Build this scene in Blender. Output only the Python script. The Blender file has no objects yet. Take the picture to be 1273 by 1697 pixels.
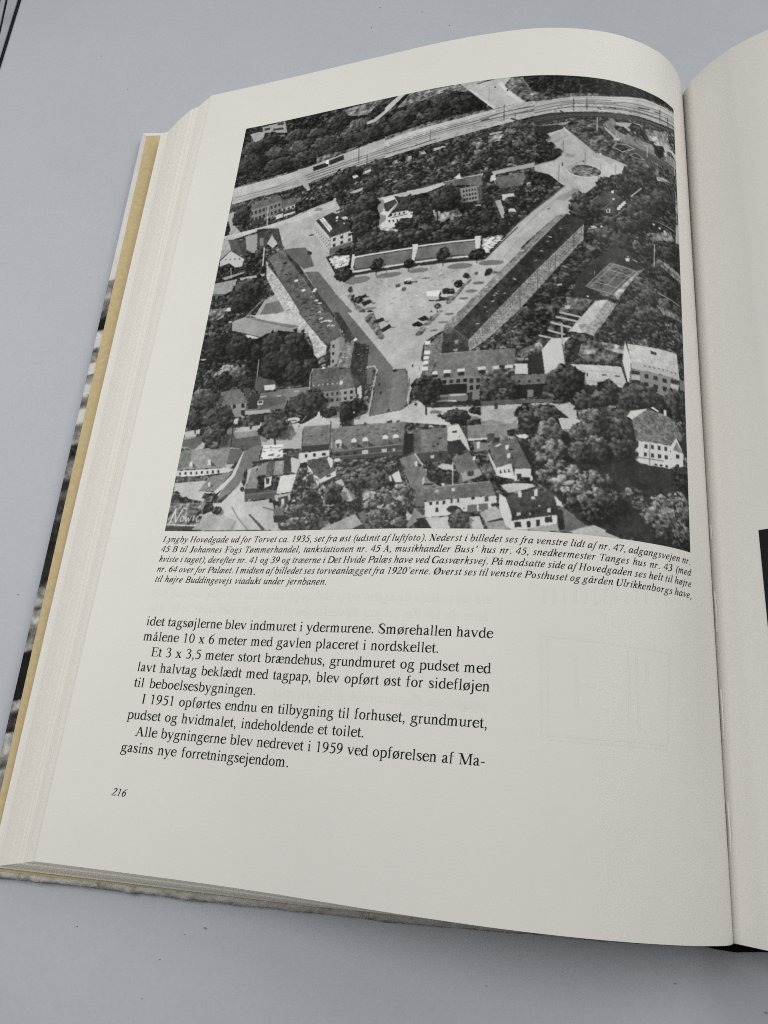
import bpy, math, random
import numpy as np
from mathutils import Matrix, Euler, Vector

C = bpy.context.scene.collection
SC = bpy.context.scene
random.seed(4)
S = 0.27                      # page height in metres; all book numbers below are in page heights

# ------------------------------------------------------------------ camera
cd = bpy.data.cameras.new('camera'); cam = bpy.data.objects.new('camera', cd); C.objects.link(cam)
cam.location = (-0.244596 * S, -0.893197 * S, 0.732991 * S)
cam.rotation_mode = 'XYZ'
cam.rotation_euler = (0.368387, 0.104278, 0.091084)
cd.sensor_fit = 'HORIZONTAL'; cd.sensor_width = 36.0; cd.lens = 36.0 * 1190.194 / 1273.0
cd.clip_start = 0.005; cd.clip_end = 50
SC.camera = cam

# ------------------------------------------------------------------ light
w = bpy.data.worlds.new('World'); SC.world = w; w.use_nodes = True
w.node_tree.nodes['Background'].inputs[0].default_value = (0.80, 0.89, 1.0, 1)
w.node_tree.nodes['Background'].inputs[1].default_value = 0.008

def area(name, loc, target, size, power, col, sy=None):
    l = bpy.data.lights.new(name, 'AREA'); l.energy = power; l.color = col
    l.shape = 'RECTANGLE'; l.size = size; l.size_y = sy or size
    o = bpy.data.objects.new(name, l); C.objects.link(o); o.location = loc
    o.rotation_euler = (Vector(target) - Vector(loc)).to_track_quat('-Z', 'Y').to_euler()
    return o
T0 = (-.10, -.12, 0)
area('lamp_right', (.90, .20, .90), T0, .8, 4.45, (1.0, 1.0, 1.0))
area('light_back_right', (.60, .70, .70), T0, .6, 3.9, (1.0, .995, .985))  # added area light, strength fitted to sampled brightness; no window known there
area('falloff_fill_left', (-.35, -.10, .50), T0, .4, 1.9, (1.0, 1.0, 1.0))  # low unseen light added so brightness falls off towards the table corners
area('window_left', (-1.20, .20, .90), T0, .8, .5, (.97, .99, 1.0))

SC.view_settings.view_transform = 'Standard'; SC.view_settings.look = 'None'
SC.view_settings.exposure = 0.47; SC.view_settings.gamma = 1.0
SC.view_settings.use_curve_mapping = False
SC.render.engine = 'CYCLES'
SC.cycles.use_denoising = False
SC.cycles.max_bounces = 6
SC.cycles.filter_width = 1.05

# ------------------------------------------------------------------ helpers
def lin(v):
    v = np.asarray(v, float) / 255.0
    return np.where(v <= 0.04045, v / 12.92, ((v + 0.055) / 1.055) ** 2.4)

def mesh_obj(name, verts, faces, mat, parent=None, smooth=False, scale=S):
    me = bpy.data.meshes.new(name)
    v = np.asarray(verts, float) * scale
    me.from_pydata(v.tolist(), [], [list(map(int, f)) for f in faces])
    me.materials.append(mat)
    if smooth: me.polygons.foreach_set('use_smooth', [True] * len(me.polygons))
    me.update()
    o = bpy.data.objects.new(name, me); C.objects.link(o)
    if parent: o.parent = parent
    return o

def grid_mesh(name, P, mat, parent=None, smooth=True, col=None, flip=False):
    """P: (n, m, 3) grid of points, page heights"""
    n, m = P.shape[:2]
    me = bpy.data.meshes.new(name)
    idx = np.arange(n * m).reshape(n, m)
    q = np.stack([idx[:-1, :-1], idx[1:, :-1], idx[1:, 1:], idx[:-1, 1:]], -1).reshape(-1, 4)
    if flip: q = q[:, ::-1]
    me.vertices.add(n * m); me.vertices.foreach_set('co', (P.reshape(-1, 3) * S).astype(np.float32).ravel())
    me.loops.add(q.size); me.loops.foreach_set('vertex_index', q.astype(np.int32).ravel())
    me.polygons.add(len(q)); me.polygons.foreach_set('loop_start', np.arange(0, q.size, 4, dtype=np.int32))
    if smooth: me.polygons.foreach_set('use_smooth', np.ones(len(q), bool))
    me.update(calc_edges=True)
    if col is not None:
        a = me.color_attributes.new('ink', 'FLOAT_COLOR', 'POINT')
        rgba = np.ones((n * m, 4), np.float32); rgba[:, :3] = col.reshape(-1, 3)
        a.data.foreach_set('color', rgba.ravel())
    me.materials.append(mat); me.validate()
    o = bpy.data.objects.new(name, me); C.objects.link(o)
    if parent: o.parent = parent
    return o

class MB:
    def __init__(s): s.v = []; s.f = []
    def poly(s, pts):
        b = len(s.v); s.v += [tuple(p) for p in pts]; s.f.append(list(range(b, b + len(pts))))
    def prism(s, bottom, top):
        n = len(bottom); b = len(s.v); s.v += [tuple(p) for p in bottom] + [tuple(p) for p in top]
        s.f.append(list(range(b + n - 1, b - 1, -1))); s.f.append(list(range(b + n, b + 2 * n)))
        for i in range(n):
            j = (i + 1) % n; s.f.append([b + i, b + j, b + n + j, b + n + i])
    def tube(s, pts, r, k=6):
        pts = [Vector(p) for p in pts]; b = len(s.v)
        for i, p in enumerate(pts):
            d = (pts[min(i + 1, len(pts) - 1)] - pts[max(i - 1, 0)]).normalized()
            a = d.orthogonal().normalized(); c = d.cross(a)
            for j in range(k):
                t = 2 * math.pi * j / k; s.v.append(tuple(p + (a * math.cos(t) + c * math.sin(t)) * r))
        for i in range(len(pts) - 1):
            for j in range(k):
                s.f.append([b + i * k + j, b + i * k + (j + 1) % k, b + (i + 1) * k + (j + 1) % k, b + (i + 1) * k + j])
    def build(s, name, mat, parent=None, smooth=False): return mesh_obj(name, s.v, s.f, mat, parent, smooth)

# ------------------------------------------------------------------ materials
def mat(name, col=(.5, .5, .5), rough=.5, spec=.4):
    m = bpy.data.materials.new(name); m.use_nodes = True
    b = m.node_tree.nodes['Principled BSDF']
    b.inputs['Base Color'].default_value = (*col, 1); b.inputs['Roughness'].default_value = rough
    b.inputs['Specular IOR Level'].default_value = spec
    return m, m.node_tree.nodes, m.node_tree.links, b

def noise(N, L, scale, detail=4, rough=.6, coord='Object', vscale=None):
    tc = N.new('ShaderNodeTexCoord'); n = N.new('ShaderNodeTexNoise')
    n.inputs['Scale'].default_value = scale; n.inputs['Detail'].default_value = detail; n.inputs['Roughness'].default_value = rough
    if vscale:
        mp = N.new('ShaderNodeMapping'); mp.inputs['Scale'].default_value = vscale
        L.new(tc.outputs[coord], mp.inputs[0]); L.new(mp.outputs[0], n.inputs['Vector'])
    else: L.new(tc.outputs[coord], n.inputs['Vector'])
    return n

def ramp(N, L, src, stops):
    r = N.new('ShaderNodeValToRGB'); e = r.color_ramp.elements
    while len(e) < len(stops): e.new(.5)
    for k, (p, c) in enumerate(stops): e[k].position = p; e[k].color = (*c, 1)
    L.new(src, r.inputs[0]); return r

def bump(N, L, b, src, strength, dist):
    bp = N.new('ShaderNodeBump'); bp.inputs['Strength'].default_value = strength; bp.inputs['Distance'].default_value = dist
    L.new(src, bp.inputs['Height']); L.new(bp.outputs[0], b.inputs['Normal'])

PAPER = np.array([0.650, 0.628, 0.586])
def make_paper(name, k=1.0, tint=(1, 1, 1)):
    m, N, L, b = mat(name, rough=.52, spec=.28)
    c = PAPER * k * np.array(tint)
    n = noise(N, L, 45, 3); r = ramp(N, L, n.outputs[0], [(.3, c * .985), (.7, c * 1.01)])
    L.new(r.outputs[0], b.inputs['Base Color'])
    f = noise(N, L, 1400, 3); bump(N, L, b, f.outputs[0], .10, .0002)
    return m
M_PAPER = make_paper('coated_paper')
def make_leaves():
    m, N, L, b = mat('leaf_edges', rough=.65, spec=.15)
    a = N.new('ShaderNodeVertexColor'); a.layer_name = 'ink'; L.new(a.outputs[0], b.inputs['Base Color']); return m
M_LEAF = make_leaves()

def make_print(name, rough=.42, spec=.06):
    m, N, L, b = mat(name, rough=rough, spec=spec)
    a = N.new('ShaderNodeVertexColor'); a.layer_name = 'ink'
    L.new(a.outputs[0], b.inputs['Base Color'])
    f = noise(N, L, 1400, 3); bump(N, L, b, f.outputs[0], .06, .0002)
    return m
M_PRINT = make_print('printed_ink_halftone')
M_COVERART = make_print('laminated_cover_print', .5, .06)
M_INK, _, _, _ = mat('black_text_ink', (.010, .010, .011), .7, .08)
M_GHOST2 = make_paper('show_through_plan', .982, (1, 1, 1.0))
M_GHOST = make_paper('show_through_ink', .983, (1, 1, 1.0))

def make_table():
    m, N, L, b = mat('pale_blue_grey_tabletop', rough=.55, spec=.22)
    base = np.array([.398, .420, .447])
    n = noise(N, L, 7, 6, .68); r = ramp(N, L, n.outputs[0], [(.3, base * .955), (.7, base * 1.03)])
    g = noise(N, L, 900, 2); r2 = ramp(N, L, g.outputs[0], [(.3, (.975,) * 3), (.7, (1.02,) * 3)])
    mx = N.new('ShaderNodeMix'); mx.data_type = 'RGBA'; mx.blend_type = 'MULTIPLY'; mx.inputs[0].default_value = 1
    L.new(r.outputs[0], mx.inputs[6]); L.new(r2.outputs[0], mx.inputs[7])
    L.new(mx.outputs[2], b.inputs['Base Color'])
    bump(N, L, b, g.outputs[0], .05, .0002)
    return m
M_TABLE = make_table()

def make_tan():
    m, N, L, b = mat('tan_endpaper', rough=.7, spec=.2)
    c = np.array([.460, .368, .200])
    n = noise(N, L, 500, 4); r = ramp(N, L, n.outputs[0], [(.3, c * .9), (.7, c * 1.08)])
    L.new(r.outputs[0], b.inputs['Base Color']); bump(N, L, b, n.outputs[0], .15, .0002)
    return m
M_TAN = make_tan()

def make_worn():
    m, N, L, b = mat('scuffed_cover_edge', rough=.8, spec=.15)
    n = noise(N, L, 160, 6, .72)
    r = ramp(N, L, n.outputs[0], [(.28, (.08, .075, .07)), (.36, (.30, .29, .26)), (.48, (.47, .455, .41)), (.75, (.60, .585, .54))])
    L.new(r.outputs[0], b.inputs['Base Color'])
    bump(N, L, b, n.outputs[0], .8, .0012)
    return m
M_WORN = make_worn()
M_SPINE, _, _, _ = mat('black_spine_lining', (.006, .006, .007), .8, .1)
M_THREAD, _, _, _ = mat('white_linen_thread', (.72, .70, .64), .8, .1)
M_HOLE, _, _, _ = mat('stitch_hole_shadow_paper', (.20, .19, .17), .9, .05)

# ------------------------------------------------------------------ table
H = 0.071545; ZB = -H + 0.012          # table level and top of the cover board, under the gutter
mesh_obj('table_top', [(-9, -7, -H), (8, -7, -H), (8, 9, -H), (-9, 9, -H)], [(0, 1, 2, 3)], M_TABLE)['kind'] = 'structure'

# ------------------------------------------------------------------ page surface (cylinder-like sheet measured from gutter)
W = 0.696507; GZ = -0.033505
SG = np.linspace(0, 1, 241)
KN = np.linspace(0, 1, 8) ** 1.7
TH0 = np.array([1.30028, 1.05235, 0.52947, 0.17977, -0.09338, -0.20431, -0.20296, -0.18296]); TH1 = np.array([1.2485, 0.6439, 0.3679, 0.1179, -0.14593, -0.25792, -0.09095, -0.02707]); THM = np.array([0.09864, 0.03534, -0.02079, -0.00168, 0.03565, 0.02854, -0.05656, 0.02325])
def _prof(u):
    th = np.interp(SG, KN, (1 - u) * TH0 + u * TH1 + 4 * u * (1 - u) * THM)
    k = np.array([1, 4, 9, 14, 16, 14, 9, 4, 1.]); k /= k.sum()
    th = np.convolve(np.pad(th, 4, mode='edge'), k, 'valid')
    tm = (th[1:] + th[:-1]) / 2; ds = W / 240
    return np.concatenate([[0], -np.cumsum(np.cos(tm) * ds)]), np.concatenate([[0], np.cumsum(np.sin(tm) * ds)])
_PR = [_prof(0.), _prof(.5), _prof(1.)]
def page(s, t):
    """s: distance from the gutter, t: 0 at the head of the page, 1 at its foot"""
    s = np.asarray(s, float); t = np.asarray(t, float); u = s / W
    w = ((1 - t) * (1 - 2 * t), 4 * t * (1 - t), t * (2 * t - 1))
    X = sum(w[i] * np.interp(u, SG, _PR[i][0]) for i in range(3))
    Z = sum(w[i] * np.interp(u, SG, _PR[i][1]) for i in range(3)) + GZ * t
    return np.stack(np.broadcast_arrays(X, -t, Z), -1)
def page_n(s, t, off):
    e = 1e-3; s = np.asarray(s, float); t = np.asarray(t, float)
    s1 = np.clip(s, e, W - e)
    a = page(s1 + e, t) - page(s1 - e, t); b = page(s1, t + e) - page(s1, t - e)
    n = np.cross(b, a); n /= np.linalg.norm(n, axis=-1, keepdims=True)
    n *= np.sign(n[..., 2:3])
    return page(s, t) + n * off
U = 1.0 / 270.0              # one millimetre in page heights

def empty(name, loc=(0, 0, 0)):
    o = bpy.data.objects.new(name, None); C.objects.link(o); o.location = loc; o.empty_display_size = .05
    return o
book = empty('open_book', (0, 0, 0))
book['label'] = 'thick open hardback book showing page 216 with a black and white aerial town photograph'
book['category'] = 'book'

# left page
ss, tt = np.meshgrid(np.linspace(0, W, 241), np.linspace(0, 1, 121), indexing='ij')
lp = grid_mesh('page', page(ss, tt), M_PAPER, book)
lp['label'] = 'left page with printed photograph, caption and text'

# ------------------------------------------------------------------ leaves of the left half: a fanned, stepped stack
rng = np.random.default_rng(7)
BTL = np.array([-.7540, 0.0, ZB + .008]); BBL = np.array([-.7330, -1.0, ZB + .002])     # outer corners of the lowest leaf on the board
NL = 96
def leaf_edge(v, q):
    """bottom leaf: straight sheet on the board"""
    pass
mb_v = []; mb_f = []
us = np.concatenate([np.linspace(0, .85, 16)[:-1], np.linspace(.85, 1, 9)])
ts = np.linspace(0, 1, 13)
UU, TT = np.meshgrid(us, ts, indexing='ij')
TOP = page(UU * W, TT)
bl = BTL[None, :] * (1 - TT[..., None]) + BBL[None, :] * TT[..., None]
g0 = np.array([-.03, 0, ZB]); g1 = np.array([-.03, -1.0, ZB])
gl = g0 * (1 - TT[..., None]) + g1 * TT[..., None]
BASE = gl * (1 - UU[..., None]) + bl * UU[..., None]
BASE[..., 1] -= .0140 * TT * np.clip((UU - .06) / .42, 0, 1)
# the foot of the lower leaves drifts outwards only towards the fore-edge
vv = np.linspace(0, 1, NL) ** 1.0
jit = rng.normal(0, .0016, NL) + np.where(rng.random(NL) < .05, rng.normal(0, .010, NL), 0); jit[[0, -1]] = 0
hz = np.linspace(0, 1, NL)
shift = np.clip(np.interp(hz, [0, .105, .24, .30, .51, .82, .89, 1], [0, .12, .25, .37, .585, .85, .99, 1]) + jit, 0, 1)
blk = MB(); blk_c = []
def sheet_pts(hv, xv):
    P = TOP * (1 - xv) + BASE * xv
    Z = TOP[..., 2] * (1 - hv) + BASE[..., 2] * hv
    P = P.copy(); P[..., 2] = Z; return P
for k in range(1, NL):
    xv = shift[k]; P = sheet_pts(hz[k] , xv); n, m = P.shape[:2]
    P[..., 2] -= 0.0006
    Q = P.copy(); Q[..., 2] -= (1.0 / NL) * (TOP[..., 2] - BASE[..., 2]).clip(.004) * .97
    v0 = len(blk.v); b = v0; blk.v += [tuple(p) for p in P.reshape(-1, 3)]
    for i in range(n - 1):
        for j in range(m - 1):
            blk.f.append([b + i * m + j, b + i * m + j + 1, b + (i + 1) * m + j + 1, b + (i + 1) * m + j])
    ring = [(n - 1, j) for j in range(m)]
    for side in (ring, [(i, 0) for i in range(n)], [(i, m - 1) for i in range(n)]):
        b2 = len(blk.v)
        for (i, j) in side: blk.v += [tuple(P[i, j]), tuple(Q[i, j])]
        for q in range(len(side) - 1): blk.f.append([b2 + 2 * q, b2 + 2 * q + 2, b2 + 2 * q + 3, b2 + 2 * q + 1])
    shade = rng.normal(.992, .010) - (.06 if rng.random() < .06 else 0)
    blk_c += [PAPER * 1.05 * np.array([1.0, .992 - .02 * (1 - shade), .968 - .08 * (1 - shade)]) * shade] * (len(blk.v) - v0)
def ink(o, cols):
    a = o.data.color_attributes.new('ink', 'FLOAT_COLOR', 'POINT'); rgba = np.ones((len(cols), 4), np.float32); rgba[:, :3] = cols
    a.data.foreach_set('color', rgba.ravel())
ink(blk.build('leaf_stack', M_LEAF, book), np.array(blk_c))

# ------------------------------------------------------------------ right page and its leaves
RT = np.array([[0.0002, -0.0008], [0.0003, -0.0004], [0.0004, 0.0003], [0.0006, 0.0012], [0.0008, 0.0022], [0.001, 0.0034], [0.0013, 0.0047], [0.0017, 0.0062], [0.0021, 0.0077], [0.0025, 0.0093], [0.0029, 0.0111], [0.0034, 0.0129], [0.0041, 0.0147], [0.005, 0.0165], [0.0058, 0.0185], [0.0067, 0.0205], [0.0077, 0.0225], [0.0088, 0.0246], [0.0099, 0.0267], [0.0111, 0.0289], [0.0123, 0.0312], [0.0138, 0.0333], [0.0154, 0.0355], [0.017, 0.0377], [0.0187, 0.0399], [0.0205, 0.0421], [0.0225, 0.0442], [0.0245, 0.0464], [0.0266, 0.0486], [0.0287, 0.0509], [0.0309, 0.0531], [0.0331, 0.0554], [0.0353, 0.0578], [0.0376, 0.0602], [0.0401, 0.0624], [0.0428, 0.0644], [0.0455, 0.0665], [0.0483, 0.0686], [0.0512, 0.0706], [0.0542, 0.0725], [0.0573, 0.0745], [0.0604, 0.0765], [0.0636, 0.0783], [0.0668, 0.0802], [0.0702, 0.0821], [0.0736, 0.0839], [0.077, 0.0857], [0.0805, 0.0875], [0.0841, 0.0892], [0.0877, 0.0909], [0.0914, 0.0926], [0.0952, 0.0942], [0.0991, 0.0957], [0.1029, 0.0973], [0.1069, 0.0987], [0.111, 0.1001], [0.115, 0.1015], [0.1192, 0.1028], [0.1234, 0.1039], [0.1277, 0.1051], [0.132, 0.1062], [0.1364, 0.1072], [0.1408, 0.1081], [0.1452, 0.109], [0.1498, 0.1097], [0.1544, 0.1104], [0.159, 0.1111], [0.1637, 0.1116], [0.1684, 0.112], [0.1732, 0.1125], [0.178, 0.1126], [0.1828, 0.1128], [0.1877, 0.1129], [0.1926, 0.1128], [0.1976, 0.1127], [0.2025, 0.1126], [0.2075, 0.1121], [0.2126, 0.1117], [0.2176, 0.1113], [0.2227, 0.1108], [0.2278, 0.1103], [0.233, 0.1098], [0.2382, 0.1093], [0.2434, 0.1087], [0.2487, 0.1082], [0.2539, 0.1076], [0.2592, 0.107], [0.2646, 0.1064], [0.2699, 0.1058], [0.2753, 0.1051], [0.2807, 0.1044], [0.2862, 0.1038], [0.2917, 0.1031], [0.2972, 0.1023], [0.3027, 0.1016], [0.3083, 0.1008], [0.3139, 0.1], [0.3195, 0.0992], [0.3251, 0.0984], [0.3308, 0.0976], [0.3365, 0.0968], [0.3422, 0.0959], [0.348, 0.0951], [0.3537, 0.0942], [0.3596, 0.0934], [0.3654, 0.0925], [0.3713, 0.0917], [0.3772, 0.0908], [0.3831, 0.09], [0.389, 0.0891], [0.395, 0.0883], [0.401, 0.0874], [0.4071, 0.0866], [0.4131, 0.0857], [0.4192, 0.0849], [0.4253, 0.084], [0.4315, 0.0832], [0.4377, 0.0823], [0.4439, 0.0815], [0.4501, 0.0806], [0.4563, 0.0798], [0.4626, 0.0789], [0.4689, 0.0781], [0.4753, 0.0772], [0.4816, 0.0764], [0.488, 0.0755], [0.4944, 0.0747], [0.5008, 0.0738], [0.5073, 0.0729], [0.5138, 0.0721], [0.5203, 0.0712], [0.5268, 0.0704], [0.5334, 0.0695], [0.54, 0.0687], [0.5466, 0.0678], [0.5533, 0.067], [0.5599, 0.0661], [0.5666, 0.0653], [0.5733, 0.0644], [0.5801, 0.0636], [0.5868, 0.0628], [0.5936, 0.0619], [0.6004, 0.0611], [0.6073, 0.0602], [0.6142, 0.0594], [0.621, 0.0586], [0.628, 0.0577], [0.6349, 0.0569], [0.6419, 0.056], [0.6488, 0.0552]])       # head profile x, z
RB = np.array([[0.0002, -0.0343], [0.0005, -0.0341], [0.001, -0.0336], [0.0017, -0.033], [0.0025, -0.0323], [0.0034, -0.0315], [0.0045, -0.0306], [0.0056, -0.0296], [0.0068, -0.0286], [0.008, -0.0275], [0.0094, -0.0263], [0.0108, -0.0251], [0.0123, -0.0238], [0.0138, -0.0225], [0.0155, -0.0211], [0.0171, -0.0197], [0.0188, -0.0182], [0.0206, -0.0167], [0.0225, -0.0152], [0.0246, -0.0139], [0.0268, -0.0126], [0.029, -0.0112], [0.0313, -0.0098], [0.0337, -0.0084], [0.0361, -0.0069], [0.0385, -0.0055], [0.041, -0.0039], [0.0435, -0.0024], [0.0461, -0.0008], [0.0488, 0.0008], [0.0514, 0.0024], [0.0542, 0.004], [0.057, 0.0057], [0.0598, 0.0073], [0.0628, 0.0088], [0.0658, 0.0104], [0.0689, 0.0119], [0.072, 0.0135], [0.0752, 0.015], [0.0785, 0.0164], [0.0818, 0.0178], [0.0852, 0.0192], [0.0887, 0.0207], [0.0922, 0.0219], [0.0958, 0.0231], [0.0995, 0.0244], [0.1031, 0.0256], [0.1069, 0.0267], [0.1108, 0.0277], [0.1147, 0.0287], [0.1186, 0.0298], [0.1226, 0.0306], [0.1267, 0.0313], [0.1308, 0.0321], [0.1349, 0.0329], [0.1392, 0.0334], [0.1434, 0.034], [0.1478, 0.0345], [0.1521, 0.0349], [0.1565, 0.0351], [0.161, 0.0354], [0.1654, 0.0356], [0.17, 0.0356], [0.1745, 0.0355], [0.1791, 0.0355], [0.1838, 0.0353], [0.1884, 0.0349], [0.1931, 0.0345], [0.1978, 0.0341], [0.2026, 0.0336], [0.2074, 0.0332], [0.2122, 0.0327], [0.2171, 0.0323], [0.222, 0.0318], [0.2269, 0.0313], [0.2318, 0.0307], [0.2368, 0.0302], [0.2418, 0.0296], [0.2469, 0.0291], [0.252, 0.0285], [0.2571, 0.0279], [0.2622, 0.0273], [0.2674, 0.0266], [0.2726, 0.026], [0.2778, 0.0253], [0.2831, 0.0246], [0.2884, 0.0239], [0.2937, 0.0232], [0.2991, 0.0225], [0.3044, 0.0217], [0.3099, 0.021], [0.3153, 0.0202], [0.3208, 0.0194], [0.3263, 0.0186], [0.3318, 0.0178], [0.3373, 0.017], [0.3429, 0.0161], [0.3485, 0.0153], [0.3542, 0.0145], [0.3598, 0.0137], [0.3655, 0.0129], [0.3713, 0.012], [0.377, 0.0112], [0.3828, 0.0104], [0.3886, 0.0096], [0.3945, 0.0087], [0.4003, 0.0079], [0.4062, 0.0071], [0.4122, 0.0062], [0.4181, 0.0054], [0.4241, 0.0046], [0.4301, 0.0037], [0.4361, 0.0029], [0.4422, 0.002], [0.4483, 0.0012], [0.4544, 0.0004], [0.4606, -0.0005], [0.4667, -0.0013], [0.4729, -0.0022], [0.4792, -0.003], [0.4854, -0.0039], [0.4917, -0.0047], [0.498, -0.0055], [0.5043, -0.0064], [0.5107, -0.0072], [0.5171, -0.0081], [0.5235, -0.0089], [0.5299, -0.0098], [0.5364, -0.0106], [0.5429, -0.0114], [0.5494, -0.0123], [0.556, -0.0131], [0.5625, -0.014], [0.5691, -0.0148], [0.5757, -0.0157], [0.5824, -0.0165], [0.589, -0.0174], [0.5957, -0.0182], [0.6024, -0.019], [0.6092, -0.0199], [0.616, -0.0207], [0.6227, -0.0216], [0.6296, -0.0224], [0.6364, -0.0232], [0.6433, -0.0241], [0.6502, -0.0249], [0.6571, -0.0257], [0.664, -0.0266], [0.671, -0.0274], [0.678, -0.0283]])       # foot profile x, z
def right_page(u, t):
    a = np.linspace(0, 1, len(RT))
    X = (1 - t) * np.interp(u, a, RT[:, 0]) + t * np.interp(u, a, RB[:, 0])
    Z = (1 - t) * np.interp(u, a, RT[:, 1]) + t * np.interp(u, a, RB[:, 1])
    return np.stack(np.broadcast_arrays(X, -t, Z), -1)
uu, tt = np.meshgrid(np.linspace(0, 1, 181), np.linspace(0, 1, 61), indexing='ij')
rp = grid_mesh('page', right_page(uu, tt), M_PAPER, book, flip=True)
rp['label'] = 'right page, mostly outside the picture'
rb = MB()
u2 = np.linspace(.0, 1, 20); t2 = np.linspace(0, 1, 7)
for k in range(1, 14):
    f = k / 13.0
    UU2, TT2 = np.meshgrid(u2, t2, indexing='ij')
    P = right_page(UU2, TT2); P[..., 2] = (P[..., 2] - .0008) * (1 - f) + ZB * f; P[..., 0] = P[..., 0] * (1 - f) + (.03 + UU2 * .70) * f
    b = len(rb.v); n, m = P.shape[:2]; rb.v += [tuple(p) for p in P.reshape(-1, 3)]
    for i in range(n - 1):
        for j in range(m - 1): rb.f.append([b + i * m + j, b + (i + 1) * m + j, b + (i + 1) * m + j + 1, b + i * m + j + 1])
ink(rb.build('leaf_stack', M_LEAF, book), np.tile(PAPER * .98, (len(rb.v), 1)))

# ------------------------------------------------------------------ covers
CTL = (-.7940, .0198); CBL = (-.7530, -1.0225)
lc = MB()
bot = [(CTL[0], CTL[1], -H + .0003), (-.05, .0200, -H + .0003), (-.05, -1.0090, -H + .0003), (-.3165, -1.0165, -H + .0003), (CBL[0], CBL[1], -H + .0003)]
tp = [(x, y, ZB - .0006) for x, y, _ in bot]
lc.prism(bot, tp)
cover = lc.build('cover', M_COVERART, book)
cover['label'] = 'left cover board with scuffed foot edge'
# cover artwork that wraps round the fore-edge onto the inside (turn-in), tones read along the edge
TONES = [(0.0, 176), (0.0931, 182), (0.203, 183), (0.26, 182), (0.2681, 178), (0.2711, 110), (0.3, 120), (0.305, 75), (0.3148, 110), (0.3293, 70), (0.3351, 20), (0.3485, 22), (0.3533, 160), (0.3768, 178), (0.3814, 115), (0.3999, 105), (0.4036, 178), (0.4181, 180), (0.4199, 90), (0.4289, 110), (0.436, 175), (0.4494, 165), (0.4538, 100), (0.4643, 90), (0.4712, 178), (0.4885, 175), (0.4927, 110), (0.5181, 130), (0.5222, 55), (0.5347, 50), (0.547, 100), (0.5632, 90), (0.5713, 25), (0.5809, 25), (0.5832, 60), (0.6107, 50), (0.6261, 35), (0.6451, 30), (0.6749, 30), (0.6968, 30), (0.7111, 130), (0.7218, 150), (0.7288, 70), (0.7324, 150), (0.7428, 150), (0.7532, 110), (0.76, 100), (0.7668, 120), (0.7756, 140), (0.779, 16), (0.8296, 16), (0.8316, 120), (0.8392, 125), (0.8456, 70), (0.8519, 60), (0.8582, 50), (0.8632, 35), (0.8657, 150), (0.8799, 140), (0.8933, 100), (0.8981, 60), (0.9042, 130), (0.9396, 130), (1.0, 140)]
def art(t, a):
    k = np.interp(t, [q[0] for q in TONES], [q[1] for q in TONES])
    return k
nt, na = 900, 26
T, A = np.meshgrid(np.linspace(0, 1, nt), np.linspace(0, 1, na), indexing='ij')
ex = CTL[0] + (CBL[0] - CTL[0]) * T; ey = CTL[1] + (CBL[1] - CTL[1]) * T
# cross-section: up the edge, over the rounded corner, then inwards
arc = np.linspace(0, 1, na)
sx = np.interp(arc, [0, .28, .42, 1], [-.0016, -.0016, .0004, .0128]); sz = np.interp(arc, [0, .28, .42, 1], [.0004, .0085, .0120, .0122])
P = np.stack([ex + sx[None, :], ey, -H + np.broadcast_to(sz[None, :], T.shape)], -1)
r2 = np.random.default_rng(3)
def fbm1(x, y, seed, base):
    out = np.zeros_like(x); amp = 1.0
    for o in range(5):
        rr = np.random.default_rng(seed + o); n = 256
        g = rr.random((n, n)); fx = x * base * 2 ** o; fy = y * base * 2 ** o
        ix = np.floor(fx).astype(int); iy = np.floor(fy).astype(int); ax = fx - ix; ay = fy - iy
        ax = ax * ax * (3 - 2 * ax); ay = ay * ay * (3 - 2 * ay)
        v = (g[ix % n, iy % n] * (1 - ax) * (1 - ay) + g[(ix + 1) % n, iy % n] * ax * (1 - ay) + g[ix % n, (iy + 1) % n] * (1 - ax) * ay + g[(ix + 1) % n, (iy + 1) % n] * ax * ay)
        out += amp * (v - .5); amp *= .6
    return out
slant = T + .006 * (A - .5)
tone = art(slant, A)
nz = fbm1(T * 60, A * 1.6, 11, 1.0)
nz2 = fbm1(T * 230, A * 3.0, 51, 1.0)
tone = np.clip(tone + (nz + .7 * nz2) * np.where(tone > 168, 6, np.interp(tone, [10, 60, 130], [8, 50, 60])), 12, 190)
ab = lin(tone)[..., None] * np.array([1.06, 1.03, .97]) * 1.12
ti = grid_mesh('turn_in', P, M_COVERART, cover, col=ab)
ti['label'] = 'black and white cover picture wrapped round the board edge'
# board faces get the same scheme: pale outer cover
ca = cover.data.color_attributes.new('ink', 'FLOAT_COLOR', 'POINT')
ca.data.foreach_set('color', np.tile(np.array([.42, .41, .38, 1], np.float32), len(cover.data.vertices)))
# tan endpaper pasted on the board, its edge parallel to the board edge
ep = MB()
z0 = ZB + .0003; z1 = ZB + .0010
e = [(-.7845, .0137), (-.05, .0137), (-.05, -1.0085), (-.30, -1.0140), (-.7420, -1.0176)]
ep.prism([(x, y, z0) for x, y in e], [(x, y, z1) for x, y in e])
ep.build('endpaper', M_TAN, cover)
# pale strip of turned-in cover material at the head and the scuffed edge at the foot
hd = MB()
hd.prism([(CTL[0] + .001, CTL[1] - .0002, ZB - .0004), (-.05, .0197, ZB - .0004), (-.05, .0128, ZB - .0004), (-.7835, .0128, ZB - .0004)],
         [(CTL[0] + .001, CTL[1] - .0002, ZB + .0002), (-.05, .0197, ZB + .0002), (-.05, .0128, ZB + .0002), (-.7835, .0128, ZB + .0002)])
hd.build('head_turn_in', M_PAPER, cover)
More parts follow.
